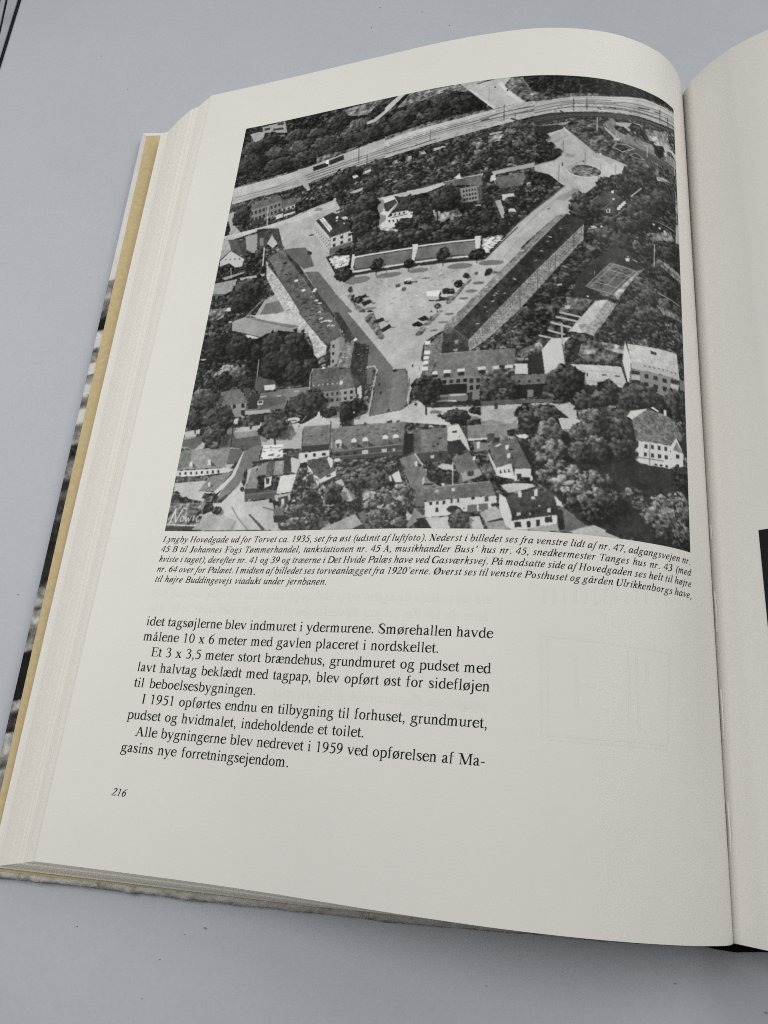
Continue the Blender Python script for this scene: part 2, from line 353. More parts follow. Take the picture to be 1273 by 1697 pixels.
# foot edge: rough, frayed roll of worn board
nf = 420; xs = np.linspace(-.7545, -.034, nf)
prof = [(-1.0155, .0118), (-1.0185, .0126), (-1.0212, .0115), (-1.0232, .0085), (-1.0240, .0045), (-1.0238, .0002)]
P = np.zeros((nf, len(prof), 3))
rr = np.random.default_rng(21)
def walk(n, sm, amp):
    v = rr.normal(0, 1, n + 60); k = np.hanning(sm); k /= k.sum()
    v = np.convolve(v, k, 'same')[30:30 + n]; return v / v.std() * amp
for j, (yy, zz) in enumerate(prof):
    slope = np.interp(xs, [-.75, -.3165, -.1065, -.03], [-.0012, .0025, .0085, .012])
    P[:, j, 0] = xs; P[:, j, 1] = yy + slope + walk(nf, 9, .0004) + walk(nf, 40, .0005); P[:, j, 2] = -H + np.maximum(zz + walk(nf, 7, .0005) * (zz > .001), .0002)
grid_mesh('scuffed_edge', P, M_WORN, cover)

rc = MB()
bot = [(.05, .0200, -H + .0003), (.80, .0200, -H + .0003), (.80, -1.012, -H + .0003), (.05, -1.012, -H + .0003)]
rc.prism(bot, [(x, y, ZB - .0006) for x, y, _ in bot])
rcv = rc.build('cover', M_WORN, book); rcv['label'] = 'right cover board'
sp = MB()
sb = [(-.049, .016, -H + .0003), (.049, .016, -H + .0003), (.049, -1.0070, -H + .0003), (.030, -1.0085, -H + .0003), (.010, -1.0112, -H + .0003), (-.008, -1.0105, -H + .0003), (-.049, -1.004, -H + .0003)]
sp.prism(sb, [(x, y, -H + .010) for x, y, _ in sb])
sp.build('spine', M_SPINE, book)

# ------------------------------------------------------------------ sewing thread in the gutter
def gut(t, off=.0016): return (np.interp(t, [0, .55, 1], [.0010, .0016, .0022]), -t, GZ * t + off)
for a, b in [(0.6068, 0.6231), (0.6793, 0.7211), (0.7783, 0.8253), (0.882, 0.9248)]:
    th = MB(); th.tube([gut(a + (b - a) * q / 8.0, .0012 + .0016 * math.sin(math.pi * q / 8.0)) for q in range(9)], .0010)
    th.build('sewing_thread', M_THREAD, book, True)

# ------------------------------------------------------------------ lettering: a serif face drawn as pen strokes (1000 units to the em)
RO_ADV = dict(zip("abcdefghijklmnopqrstuvwxyz", [444,500,444,500,444,333,500,500,278,278,500,278,778,500,500,500,500,333,389,278,500,500,722,500,500,444]))
RO_ADV.update(dict(zip("ABCDEFGHIJKLMNOPQRSTUVWXYZ", [722,667,667,722,611,556,722,722,333,389,722,611,889,722,722,556,722,667,556,611,722,722,944,722,722,611])))
IT_ADV = dict(zip("abcdefghijklmnopqrstuvwxyz", [500,500,444,500,444,278,500,500,278,278,444,278,722,500,500,500,500,389,389,278,500,444,667,444,444,389]))
IT_ADV.update(dict(zip("ABCDEFGHIJKLMNOPQRSTUVWXYZ", [611,611,667,722,611,611,722,722,333,444,667,556,833,667,722,611,722,611,500,556,722,611,833,611,556,556])))
for _d in (RO_ADV, IT_ADV):
    for _c in "0123456789": _d[_c] = 500
    _d.update({'.': 250, ',': 250, '-': 333, ' ': 250, 'æ': 667, 'ø': 500, 'å': 444, 'Ø': 722, '(': 333, ')': 333, '’': 333})
IT_ADV['å'] = 500
# tokens: r x0 y0 x1 y1 bar | s x,y,w ... brush stroke | b cx y foot serif | f cx y head flag | o cx cy rx ry tx ty ring | d x y r dot | h cx y cap serif (hangs below y)
GL = {
'a': "s 95,330,70 110,395,55 190,445,32 270,425,60 300,350,80 300,90,78 330,40,55 410,48,22|s 300,275,28 160,215,50 82,130,84 110,45,74 200,35,40 300,100,28",
'b': "r 70 10 150 660|f 110 683|s 140,370,25 250,440,45 385,370,80 428,225,90 385,80,80 250,8,42 145,45,28",
'c': "s 385,345,80 345,412,48 240,445,34 120,375,76 72,225,92 120,75,84 240,15,52 350,45,34 412,120,20",
'd': "r 345 20 425 660|f 385 683|s 420,40,40 490,45,22|s 350,385,26 240,445,42 115,365,80 70,215,92 115,70,82 230,12,48 350,70,26",
'e': "s 90,278,28 395,278,30 375,380,70 245,446,34 118,375,76 72,225,92 125,72,84 245,18,52 355,52,34 422,130,20",
'f': "r 105 10 185 560|b 145 0|s 145,540,80 165,630,62 235,676,36 315,650,60|r 20 422 310 455",
'g': "o 228 300 165 150 74 30|s 330,425,35 470,428,38|s 130,180,30 90,120,44 140,72,60 340,45,78 430,-40,80 400,-140,60 230,-205,34 70,-160,56 55,-70,60 140,25,30",
'h': "r 75 10 155 660|b 115 0|f 115 683|s 145,350,25 225,430,50 310,430,74 362,360,84 366,260,84 366,10,82|b 366 0",
'i': "r 98 10 180 430|b 139 0|f 139 455|d 135 620 54",
'j': "s 140,430,80 140,-60,80 110,-170,60 40,-205,44 -20,-180,60|f 139 455|d 135 620 54",
'k': "r 75 10 155 660|b 115 0|f 115 683|s 150,210,30 370,435,38|s 210,260,60 400,10,84|b 430 0|r 290 430 480 450",
'l': "r 98 10 180 660|b 139 0|f 139 683",
'm': "r 75 10 155 430|b 115 0|f 115 455|s 145,350,25 225,430,50 305,430,74 350,360,84 352,260,84 352,10,82|b 352 0|s 385,350,25 465,430,50 555,430,74 605,360,84 608,260,84 608,10,82|b 608 0",
'n': "r 75 10 155 430|b 115 0|f 115 455|s 145,350,25 225,430,50 310,430,74 362,360,84 366,260,84 366,10,82|b 366 0",
'o': "o 250 225 220 236 88 30",
'p': "r 75 -200 155 430|b 115 -217|f 115 455|s 145,370,25 255,440,45 388,370,80 430,225,90 388,80,80 255,8,42 150,50,28",
'r': "r 75 10 155 430|b 115 0|f 115 455|s 150,330,25 215,420,50 300,415,84",
's': "s 325,335,26 300,412,26 205,446,34 100,400,72 95,325,72 190,245,88 310,160,80 312,70,70 205,14,36 85,50,30 52,145,26",
't': "s 150,590,24 125,450,80 125,100,80 155,35,66 205,30,44 275,62,24|r 14 412 268 458",
'u': "s 115,430,80 115,140,80 150,45,72 230,25,50 345,85,25|r 345 30 425 430|f 112 455|f 384 455|s 420,40,40 490,42,22",
'v': "s 75,440,84 255,20,84|s 255,10,34 425,440,36|r 8 430 205 450|r 325 430 492 450",
'x': "s 95,440,86 405,10,86|s 410,440,36 80,10,36|r 20 430 215 450|r 305 430 480 450|b 100 0|b 400 0",
'y': "s 75,440,84 265,30,84|s 430,440,36 265,10,36 190,-150,40 120,-200,44 50,-180,66|r 8 430 205 450|r 325 430 492 450",
'z': "r 30 425 410 450|s 390,440,60 60,10,60|r 40 0 420 30",
'w': "s 75,440,84 235,20,84|s 235,10,34 365,440,36|s 320,440,84 480,20,84|s 480,10,34 640,440,36|r 8 430 205 450|r 560 430 700 450",
'q': "r 345 -200 425 440|b 385 -217|s 350,385,26 240,445,42 115,365,80 70,215,92 115,70,82 230,12,48 350,70,26",
'å': "@a|o 220 590 78 78 28 28",
'ø': "@o|s 60,-40,30 440,490,30",
'æ': "s 85,330,70 100,395,55 175,445,32 260,425,60 285,350,80 285,110,80|s 290,275,28 150,215,50 75,130,84 105,45,74 195,35,40 300,110,28|s 310,278,28 610,278,30 595,380,70 470,446,34 345,375,60 300,225,84 350,72,84 470,18,52 580,52,34 640,130,20",
'A': "s 150,10,34 345,640,40|s 345,640,90 590,10,104|r 205 215 500 250|b 110 0|b 600 0",
'B': "r 110 0 208 662|r 20 0 300 26|r 20 636 300 662|s 200,646,30 430,625,60 520,500,96 440,375,60 210,350,30|s 210,350,30 470,325,60 570,180,104 470,35,60 210,15,30",
'D': "r 110 0 208 662|r 20 0 300 26|r 20 636 300 662|s 200,646,30 440,625,70 640,450,100 665,330,104 630,180,100 450,35,70 200,15,30",
'E': "r 120 0 220 662|r 20 0 560 28|r 20 634 540 662|r 200 335 440 365|r 425 260 450 440|s 545,640,30 530,520,24|s 560,30,40 595,170,22",
'F': "r 120 0 220 662|b 170 0|r 20 634 530 662|r 200 320 420 350|r 405 250 430 420|s 530,640,30 540,520,24",
'G': "s 610,480,26 570,610,40 380,655,40 160,560,90 75,330,104 160,100,94 380,15,44 600,60,40|r 560 40 655 290|r 480 268 720 290",
'H': "r 115 0 215 662|r 505 0 605 662|r 205 325 515 358|b 165 0|b 555 0|h 165 662|h 555 662",
'I': "r 115 0 217 662|b 166 0|h 166 662",
'J': "s 235,640,100 235,150,100 200,20,80 110,-10,50 40,60,80|h 235 662",
'L': "r 115 0 217 662|h 166 662|r 20 0 560 28|s 570,20,40 605,170,24",
'M': "r 130 0 168 650|s 160,640,100 440,20,100|s 440,10,34 700,640,40|r 690 0 790 662|b 145 0|b 740 0|h 90 662|h 780 662",
'N': "r 120 0 158 650|s 130,645,100 560,10,100|r 560 0 598 662|b 140 0|h 90 662|h 580 662",
'O': "o 361 330 325 345 106 34",
'P': "r 110 0 208 662|b 160 0|r 20 636 300 662|s 200,646,30 420,625,64 510,480,100 420,330,64 210,300,30",
'S': "s 470,480,26 440,600,30 290,655,44 130,580,88 110,480,88 270,350,108 440,220,96 440,90,84 290,15,44 110,70,36 50,210,26",
'T': "r 255 0 357 662|b 306 0|r 30 630 580 662|s 40,650,40 25,500,24|s 572,650,40 588,500,24",
'U': "s 165,650,100 165,220,100 220,60,84 370,15,50 520,70,50 570,230,36 570,650,36|h 165 662|h 565 662",
'V': "s 100,650,100 370,10,100|s 370,10,34 610,650,40|h 110 662|h 610 662",
'Ø': "@O|s 110,-20,34 610,680,34",
'0': "o 250 330 215 345 84 32", '1': "s 125,575,28 250,655,40|r 215 10 300 655|b 255 0",
'2': "s 60,500,26 110,620,50 225,660,50 350,600,84 360,470,84 240,280,66 60,60,40|r 40 10 445 72|s 430,50,50 470,150,22",
'3': "s 60,540,26 130,645,44 240,660,50 350,580,80 330,450,70 190,360,34|s 190,360,34 350,310,70 395,190,86 330,50,70 190,10,50 60,50,62",
'4': "r 300 0 380 662|s 320,650,40 40,210,34|r 20 160 470 225",
'5': "r 170 590 430 660|s 180,640,28 120,400,28|s 120,395,40 270,410,70 390,310,84 400,190,86 330,60,70 190,10,50 60,40,62",
'6': "o 262 205 205 220 84 34|s 430,665,26 240,560,60 120,400,80 98,220,84",
'7': "r 30 592 450 662|s 430,640,50 230,10,78|s 40,620,40 25,520,24",
'8': "o 248 495 165 175 74 34|o 252 170 195 184 80 34", '9': "o 240 455 205 220 84 34|s 70,-5,26 260,100,60 380,260,80 402,440,84",
'.': "d 120 45 56", ',': "d 120 50 54|s 150,50,50 150,-40,40 80,-130,20", '-': "r 40 195 285 252", '’': "d 150 620 54|s 180,610,50 180,530,40 110,450,20",
'(': "s 300,670,20 160,520,50 110,250,66 160,-20,50 300,-170,20", ')': "s 30,670,20 170,520,50 220,250,66 170,-20,50 30,-170,20",
}
IGL = {      # italic forms drawn upright, slanted afterwards; feet without serifs
'a': "s 330,370,26 250,438,38 130,370,66 70,200,76 110,50,66 190,22,44 330,190,24|s 380,440,66 350,120,66 380,30,44 470,90,20",
'b': "s 60,665,20 130,660,60 100,100,62|s 110,250,24 230,420,42 360,400,70 410,250,76 340,60,66 200,12,40 100,60,30",
'c': "s 360,370,66 300,435,36 190,420,54 85,290,74 80,140,74 140,35,60 240,20,38 380,110,20",
'd': "s 330,370,26 250,438,38 130,370,66 70,200,76 110,50,66 190,22,44 330,190,24|s 310,668,20 390,660,62 350,120,66 380,30,44 470,90,20",
'e': "s 90,190,24 280,250,40 350,360,54 270,440,34 130,360,64 76,190,76 120,45,62 230,20,38 370,110,20",
'f': "s 330,630,50 270,675,34 200,600,50 150,350,64 110,-50,60 60,-190,40 -40,-180,50|r 40 420 260 448",
'g': "o 225 300 150 140 60 30|s 320,425,34 440,425,34|s 140,180,30 90,120,40 150,75,52 320,30,64 380,-60,66 330,-160,48 170,-205,34 30,-150,52 30,-70,44 140,20,28",
'h': "s 50,665,20 130,660,60 100,0,64|s 110,200,24 250,410,42 350,430,66 370,340,70 340,110,66 370,30,44 460,90,20",
'i': "s 40,350,20 130,430,50 150,380,64 115,110,66 145,30,44 235,90,20|d 160 610 48",
'j': "s 40,350,20 140,430,50 150,380,64 110,-60,62 60,-180,46 -40,-190,44|d 165 610 48",
'k': "s 50,665,20 130,660,60 100,0,64|s 110,210,24 260,420,36 350,430,50 350,340,50 180,250,28 260,200,50 310,60,60 420,60,20",
'l': "s 50,665,20 140,660,60 105,110,64 140,30,44 230,90,20",
'm': "s 30,360,20 110,430,50 120,370,62 95,0,64|s 105,200,24 240,420,42 330,420,62 330,330,64 300,0,64|s 315,200,24 450,420,42 550,425,62 565,340,66 535,110,64 565,30,44 650,90,20",
'n': "s 30,360,20 110,430,50 120,370,62 95,0,64|s 105,200,24 250,415,42 350,430,66 370,340,70 340,110,66 370,30,44 460,90,20",
'o': "o 240 225 190 225 72 34",
'p': "s 30,360,20 120,430,50 130,370,62 80,-200,64|r 10 -217 160 -195|s 110,250,24 230,420,42 360,400,70 410,250,76 340,60,66 200,12,40 110,60,30",
'r': "s 30,360,20 120,430,50 130,370,62 95,0,64|s 105,200,24 220,400,40 310,420,66",
's': "s 300,370,40 230,436,36 130,400,52 130,310,58 240,190,70 260,80,62 170,16,36 50,60,48",
't': "s 155,600,30 128,440,60 105,110,64 135,30,44 230,90,20|r 24 408 262 452",
'u': "s 30,350,20 110,430,50 125,370,64 100,120,66 140,30,48 220,40,30 330,230,22|s 370,440,66 340,110,66 370,30,44 460,90,20",
'v': "s 30,380,26 100,430,56 140,300,66 150,20,60|s 150,20,40 310,200,40 360,350,48 330,440,50",
'w': "s 30,380,26 100,430,56 130,300,66 130,20,60|s 130,20,36 330,380,36|s 330,430,60 345,20,60|s 345,20,36 520,200,40 580,350,48 550,440,50",
'x': "s 30,380,24 110,430,50 170,300,60 250,60,60 340,30,40 400,100,20|s 380,410,60 220,240,30 40,30,56",
'y': "s 30,380,26 110,430,56 160,250,66 190,0,56|s 350,440,50 370,330,48 240,20,36 100,-150,36 0,-190,54",
'z': "r 50 405 350 445|s 330,420,40 50,30,40|r 40 0 330 45",
'æ': "s 300,370,26 220,438,38 110,370,60 60,200,70 95,50,62 170,22,42 300,190,24|s 340,440,60 310,190,60|s 320,190,24 500,250,40 570,360,54 490,440,34 360,360,56 310,190,70 350,45,58 460,20,38 600,110,20",
'å': "@a|o 260 600 72 72 26 26", 'ø': "@o|s 40,-40,28 430,490,28",
}
WT = [1.0]
def _stroke(pts):
    p = np.array(pts, float)
    if len(p) > 2:
        ext = np.vstack([2 * p[0] - p[1], p, 2 * p[-1] - p[-2]]); out = []
        for i in range(1, len(ext) - 2):
            for q in range(5):
                u = q / 5.0; a, b_, c, d_ = ext[i - 1:i + 3]
                out.append(.5 * (2 * b_ + (c - a) * u + (2 * a - 5 * b_ + 4 * c - d_) * u * u + (3 * b_ - a - 3 * c + d_) * u ** 3))
        p = np.array(out + [p[-1]])
    t = np.gradient(p[:, :2], axis=0); t /= np.maximum(np.linalg.norm(t, axis=1, keepdims=True), 1e-6)
    n = np.stack([-t[:, 1], t[:, 0]], 1) * np.maximum(p[:, 2:3], 44) * .5 * WT[0]
    A = p[:, :2] + n; B = p[:, :2] - n
    return [np.array([A[i], A[i + 1], B[i + 1], B[i]]) for i in range(len(p) - 1)]
def _ring(cx, cy, rx, ry, tx, ty, k=20):
    a = np.linspace(0, 2 * math.pi, k + 1); ty = max(ty, 44) * WT[0]; tx = tx * WT[0]
    O = np.stack([cx + rx * np.cos(a), cy + ry * np.sin(a)], 1); I = np.stack([cx + (rx - tx) * np.cos(a), cy + (ry - ty) * np.sin(a)], 1)
    return [np.array([O[i], O[i + 1], I[i + 1], I[i]]) for i in range(k)]
def _draw(src, table, serif):
    out = []
    for tok in src.split('|'):
        if tok[0] == '@': out += _draw(table[tok[1]] if tok[1] in table else GL[tok[1]], table, serif); continue
        a = tok.split(); v = a[1:]
        if a[0] == 's': out += _stroke([[float(q) for q in x.split(',')] for x in v]); continue
        v = [float(q) for q in v]
        if a[0] == 'r': out.append(np.array([(v[0], v[1]), (v[2], v[1]), (v[2], v[3]), (v[0], v[3])]))
        elif a[0] == 'o': out += _ring(*v)
        elif a[0] == 'd': out.append(np.array([(v[0] + v[2] * math.cos(q * .7854), v[1] + v[2] * math.sin(q * .7854)) for q in range(8)]))
        elif a[0] == 'b':
            x, y = v; out += [np.array([(x - 108, y), (x + 108, y), (x + 108, y + 24), (x - 108, y + 24)]), np.array([(x - 70, y + 22), (x + 70, y + 22), (x + 40, y + 52), (x - 40, y + 52)])]
        elif a[0] == 'h':
            x, y = v; out += [np.array([(x - 135, y), (x - 135, y - 24), (x + 135, y - 24), (x + 135, y)]), np.array([(x - 80, y - 22), (x - 50, y - 50), (x + 50, y - 50), (x + 80, y - 22)])]
        elif a[0] == 'f':
            x, y = v; out.append(np.array([(x + 40, y), (x - 100, y - 42), (x - 100, y - 64), (x - 40, y - 64), (x + 40, y - 40)]))
    return out
_GC = {}
def glyph(c, italic):
    if (c, italic) in _GC: return _GC[c, italic]
    WT[0] = 1.30 if italic else 1.16
    if not italic: g = _draw(GL[c], GL, True)
    else:
        if c in IGL: g = _draw(IGL[c], IGL, False); k = 1.0
        else: g = _draw(GL[c], GL, True); k = IT_ADV[c] / RO_ADV[c]
        sl = .26
        g = [np.stack([q[:, 0] * k + q[:, 1] * sl - 40 * (c not in '().,'), q[:, 1]], 1) for q in g]
    _GC[c, italic] = g
    return g


def set_line(mb, text, s_left, t_base, em, width, italic, italic_mirror=False):
    """sets one line from s_left (distance from gutter) rightwards; spaces stretch to the measured width"""
    adv = IT_ADV if italic else RO_ADV
    nat = sum(adv[c] for c in text) * em / 1000.0
    nsp = text.count(' ')
    if width is None: width = nat
    k = 1.0; extra = 0
    if nsp:
        extra = (width - nat) / nsp
        lo = -.10 * em
        if extra < lo: k = (width - lo * nsp) / nat; extra = lo
        if extra > .30 * em: k = (width - .30 * em * nsp) / nat; extra = .30 * em
    elif nat > 0: k = width / nat
    x = 0.0
    for c in text:
        if c != ' ':
            for poly in glyph(c, italic):
                s = s_left - (x + poly[:, 0] * em * k / 1000.0) * 1.0
                t = t_base - poly[:, 1] * em / 1000.0
                mb['s'].append(s); mb['t'].append(t)
            x += adv[c] * em * k / 1000.0
        else: x += adv[c] * em * k / 1000.0 + extra
def new_block(): return {'s': [], 't': []}
def build_block(name, mb, material, off):
    s = np.concatenate(mb['s']); t = np.concatenate(mb['t'])
    P = page_n(s, t, off); faces = []; b = 0
    for q in mb['s']: faces.append(list(range(b, b + len(q)))); b += len(q)
    return mesh_obj(name, P, faces, material, lp)

SL = 0.62800; SR = 0.05226; SB = 0.25071
cap = new_block()
for k, (txt, wd) in enumerate([('Lyngby Hovedgade ud for Torvet ca. 1935, set fra øst (udsnit af luftfoto). Nederst i billedet ses fra venstre lidt af nr. 47, adgangsvejen nr.', 0.57574), ('45 B til Johannes Fogs Tømmerhandel, tankstationen nr. 45 A, musikhandler Buss’ hus nr. 45, snedkermester Tanges hus nr. 43 (med', 0.57574), ('kviste i taget), derefter nr. 41 og 39 og træerne i Det Hvide Palæs have ved Gasværksvej. På modsatte side af Hovedgaden ses helt til højre', 0.57574), ('nr. 64 over for Palæet. I midten af billedet ses torveanlægget fra 1920’erne. Øverst ses til venstre Posthuset og gården Ulrikkenborgs have,', 0.57574), ('til højre Buddingevejs viadukt under jernbanen.', 0.2036)]):
    set_line(cap, txt, SL, 0.664273 + k * 0.011426, .0105, wd, True)
build_block('caption', cap, M_INK, .05 * U)
for par in [[(0, 'idet tagsøjlerne blev indmuret i ydermurene. Smørehallen havde', 0, 0.37729), (1, 'målene 10 x 6 meter med gavlen placeret i nordskellet.', 0, 0.3274)], [(2, 'Et 3 x 3,5 meter stort brændehus, grundmuret og pudset med', 0.0125, 0.36479), (3, 'lavt halvtag beklædt med tagpap, blev opført øst for sidefløjen', 0, 0.37729), (4, 'til beboelsesbygningen.', 0, 0.1409)], [(5, 'I 1951 opførtes endnu en tilbygning til forhuset, grundmuret,', 0.0125, 0.36479), (6, 'pudset og hvidmalet, indeholdende et toilet.', 0, 0.2615)], [(7, 'Alle bygningerne blev nedrevet i 1959 ved opførelsen af Ma-', 0.0125, 0.36479), (8, 'gasins nye forretningsejendom.', 0, 0.18689)]]:
    blk_ = new_block()
    for k, txt, ind, wd in par: set_line(blk_, txt, SL - ind, 0.758138 + k * 0.016343, .0147, wd, False)
    build_block('text_paragraph', blk_, M_INK, .05 * U)
pn = new_block(); set_line(pn, '216', SL, 0.93151, .0106, None, True); build_block('page_number', pn, M_INK, .05 * U)

# faint print of the other side showing through the sheet
def ghost_rows(rows):
    q = {'s': [], 't': []}; r = np.random.default_rng(31)
    for k, sa, sb in rows:
        tb = 0.758138 + k * 0.016343; x = sa
        while x > sb + .004:
            for _ in range(int(r.integers(2, 9))):
                wv = r.uniform(.0016, .0046); hh = .0068 * (1.45 if r.random() < .25 else 1.0); dn = -.003 if r.random() < .12 else 0
                if x - wv < sb: break
                q['s'].append(np.array([x, x - wv, x - wv, x])); q['t'].append(np.array([tb - dn, tb - dn, tb - hh, tb - hh])); x -= wv + .0012
            x -= .0040
    return q
GR = ghost_rows([(-2, SL, SB), (-1, SL, SB), (4, .470, SB)])
build_block('show_through', GR, M_GHOST, .02 * U)
gp = {'s': [], 't': []}
def gline(s0, t0, s1, t1, wd=.0022):
    if abs(s1 - s0) > abs(t1 - t0):
        for q in range(24):
            a, b = s0 + (s1 - s0) * q / 24, s0 + (s1 - s0) * (q + 1) / 24; c, d = t0 + (t1 - t0) * q / 24, t0 + (t1 - t0) * (q + 1) / 24
            gp['s'].append(np.array([a, b, b, a])); gp['t'].append(np.array([c, d, d + wd, c + wd]))
    else: gp['s'].append(np.array([s0, s0 - wd, s1 - wd, s1])); gp['t'].append(np.array([t0, t0, t1, t1]))
for seg in [[0.2077, 0.7486, 0.2039, 0.8436, 0.0022], [0.2022, 0.7482, 0.1985, 0.8431, 0.0022], [0.2076, 0.7509, 0.0826, 0.7545, 0.0022], [0.0826, 0.7545, 0.0854, 0.8376, 0.0022], [0.204, 0.84, 0.0854, 0.8376, 0.0022], [0.2039, 0.8436, 0.0854, 0.8418, 0.0022], [0.1252, 0.7531, 0.1237, 0.8247, 0.0022], [0.1179, 0.7534, 0.1144, 0.8301, 0.0022], [0.1759, 0.7683, 0.1735, 0.8158, 0.0035], [0.1741, 0.7922, 0.1553, 0.7921, 0.004], [0.107, 0.7666, 0.1071, 0.7843, 0.003], [0.1423, 0.7892, 0.1308, 0.7902, 0.004], [0.2065, 0.7077, 0.206, 0.7222, 0.0025], [0.1969, 0.707, 0.1964, 0.7215, 0.0025], [0.1872, 0.7062, 0.1868, 0.7207, 0.0025], [0.1776, 0.7054, 0.1772, 0.7199, 0.0025], [0.1678, 0.7045, 0.1675, 0.719, 0.0025], [0.158, 0.7035, 0.1578, 0.718, 0.0025], [0.1481, 0.7024, 0.1479, 0.717, 0.0025], [0.138, 0.7013, 0.1379, 0.7158, 0.0025], [0.1278, 0.7, 0.1277, 0.7146, 0.0025], [0.1173, 0.6987, 0.1173, 0.7133, 0.0025], [0.1066, 0.6972, 0.1067, 0.7119, 0.0025], [0.0956, 0.6956, 0.0958, 0.7103, 0.0025], [0.0842, 0.6938, 0.0845, 0.7086, 0.0025]]: gline(*seg)
build_block('show_through', gp, M_GHOST2, .02 * U)


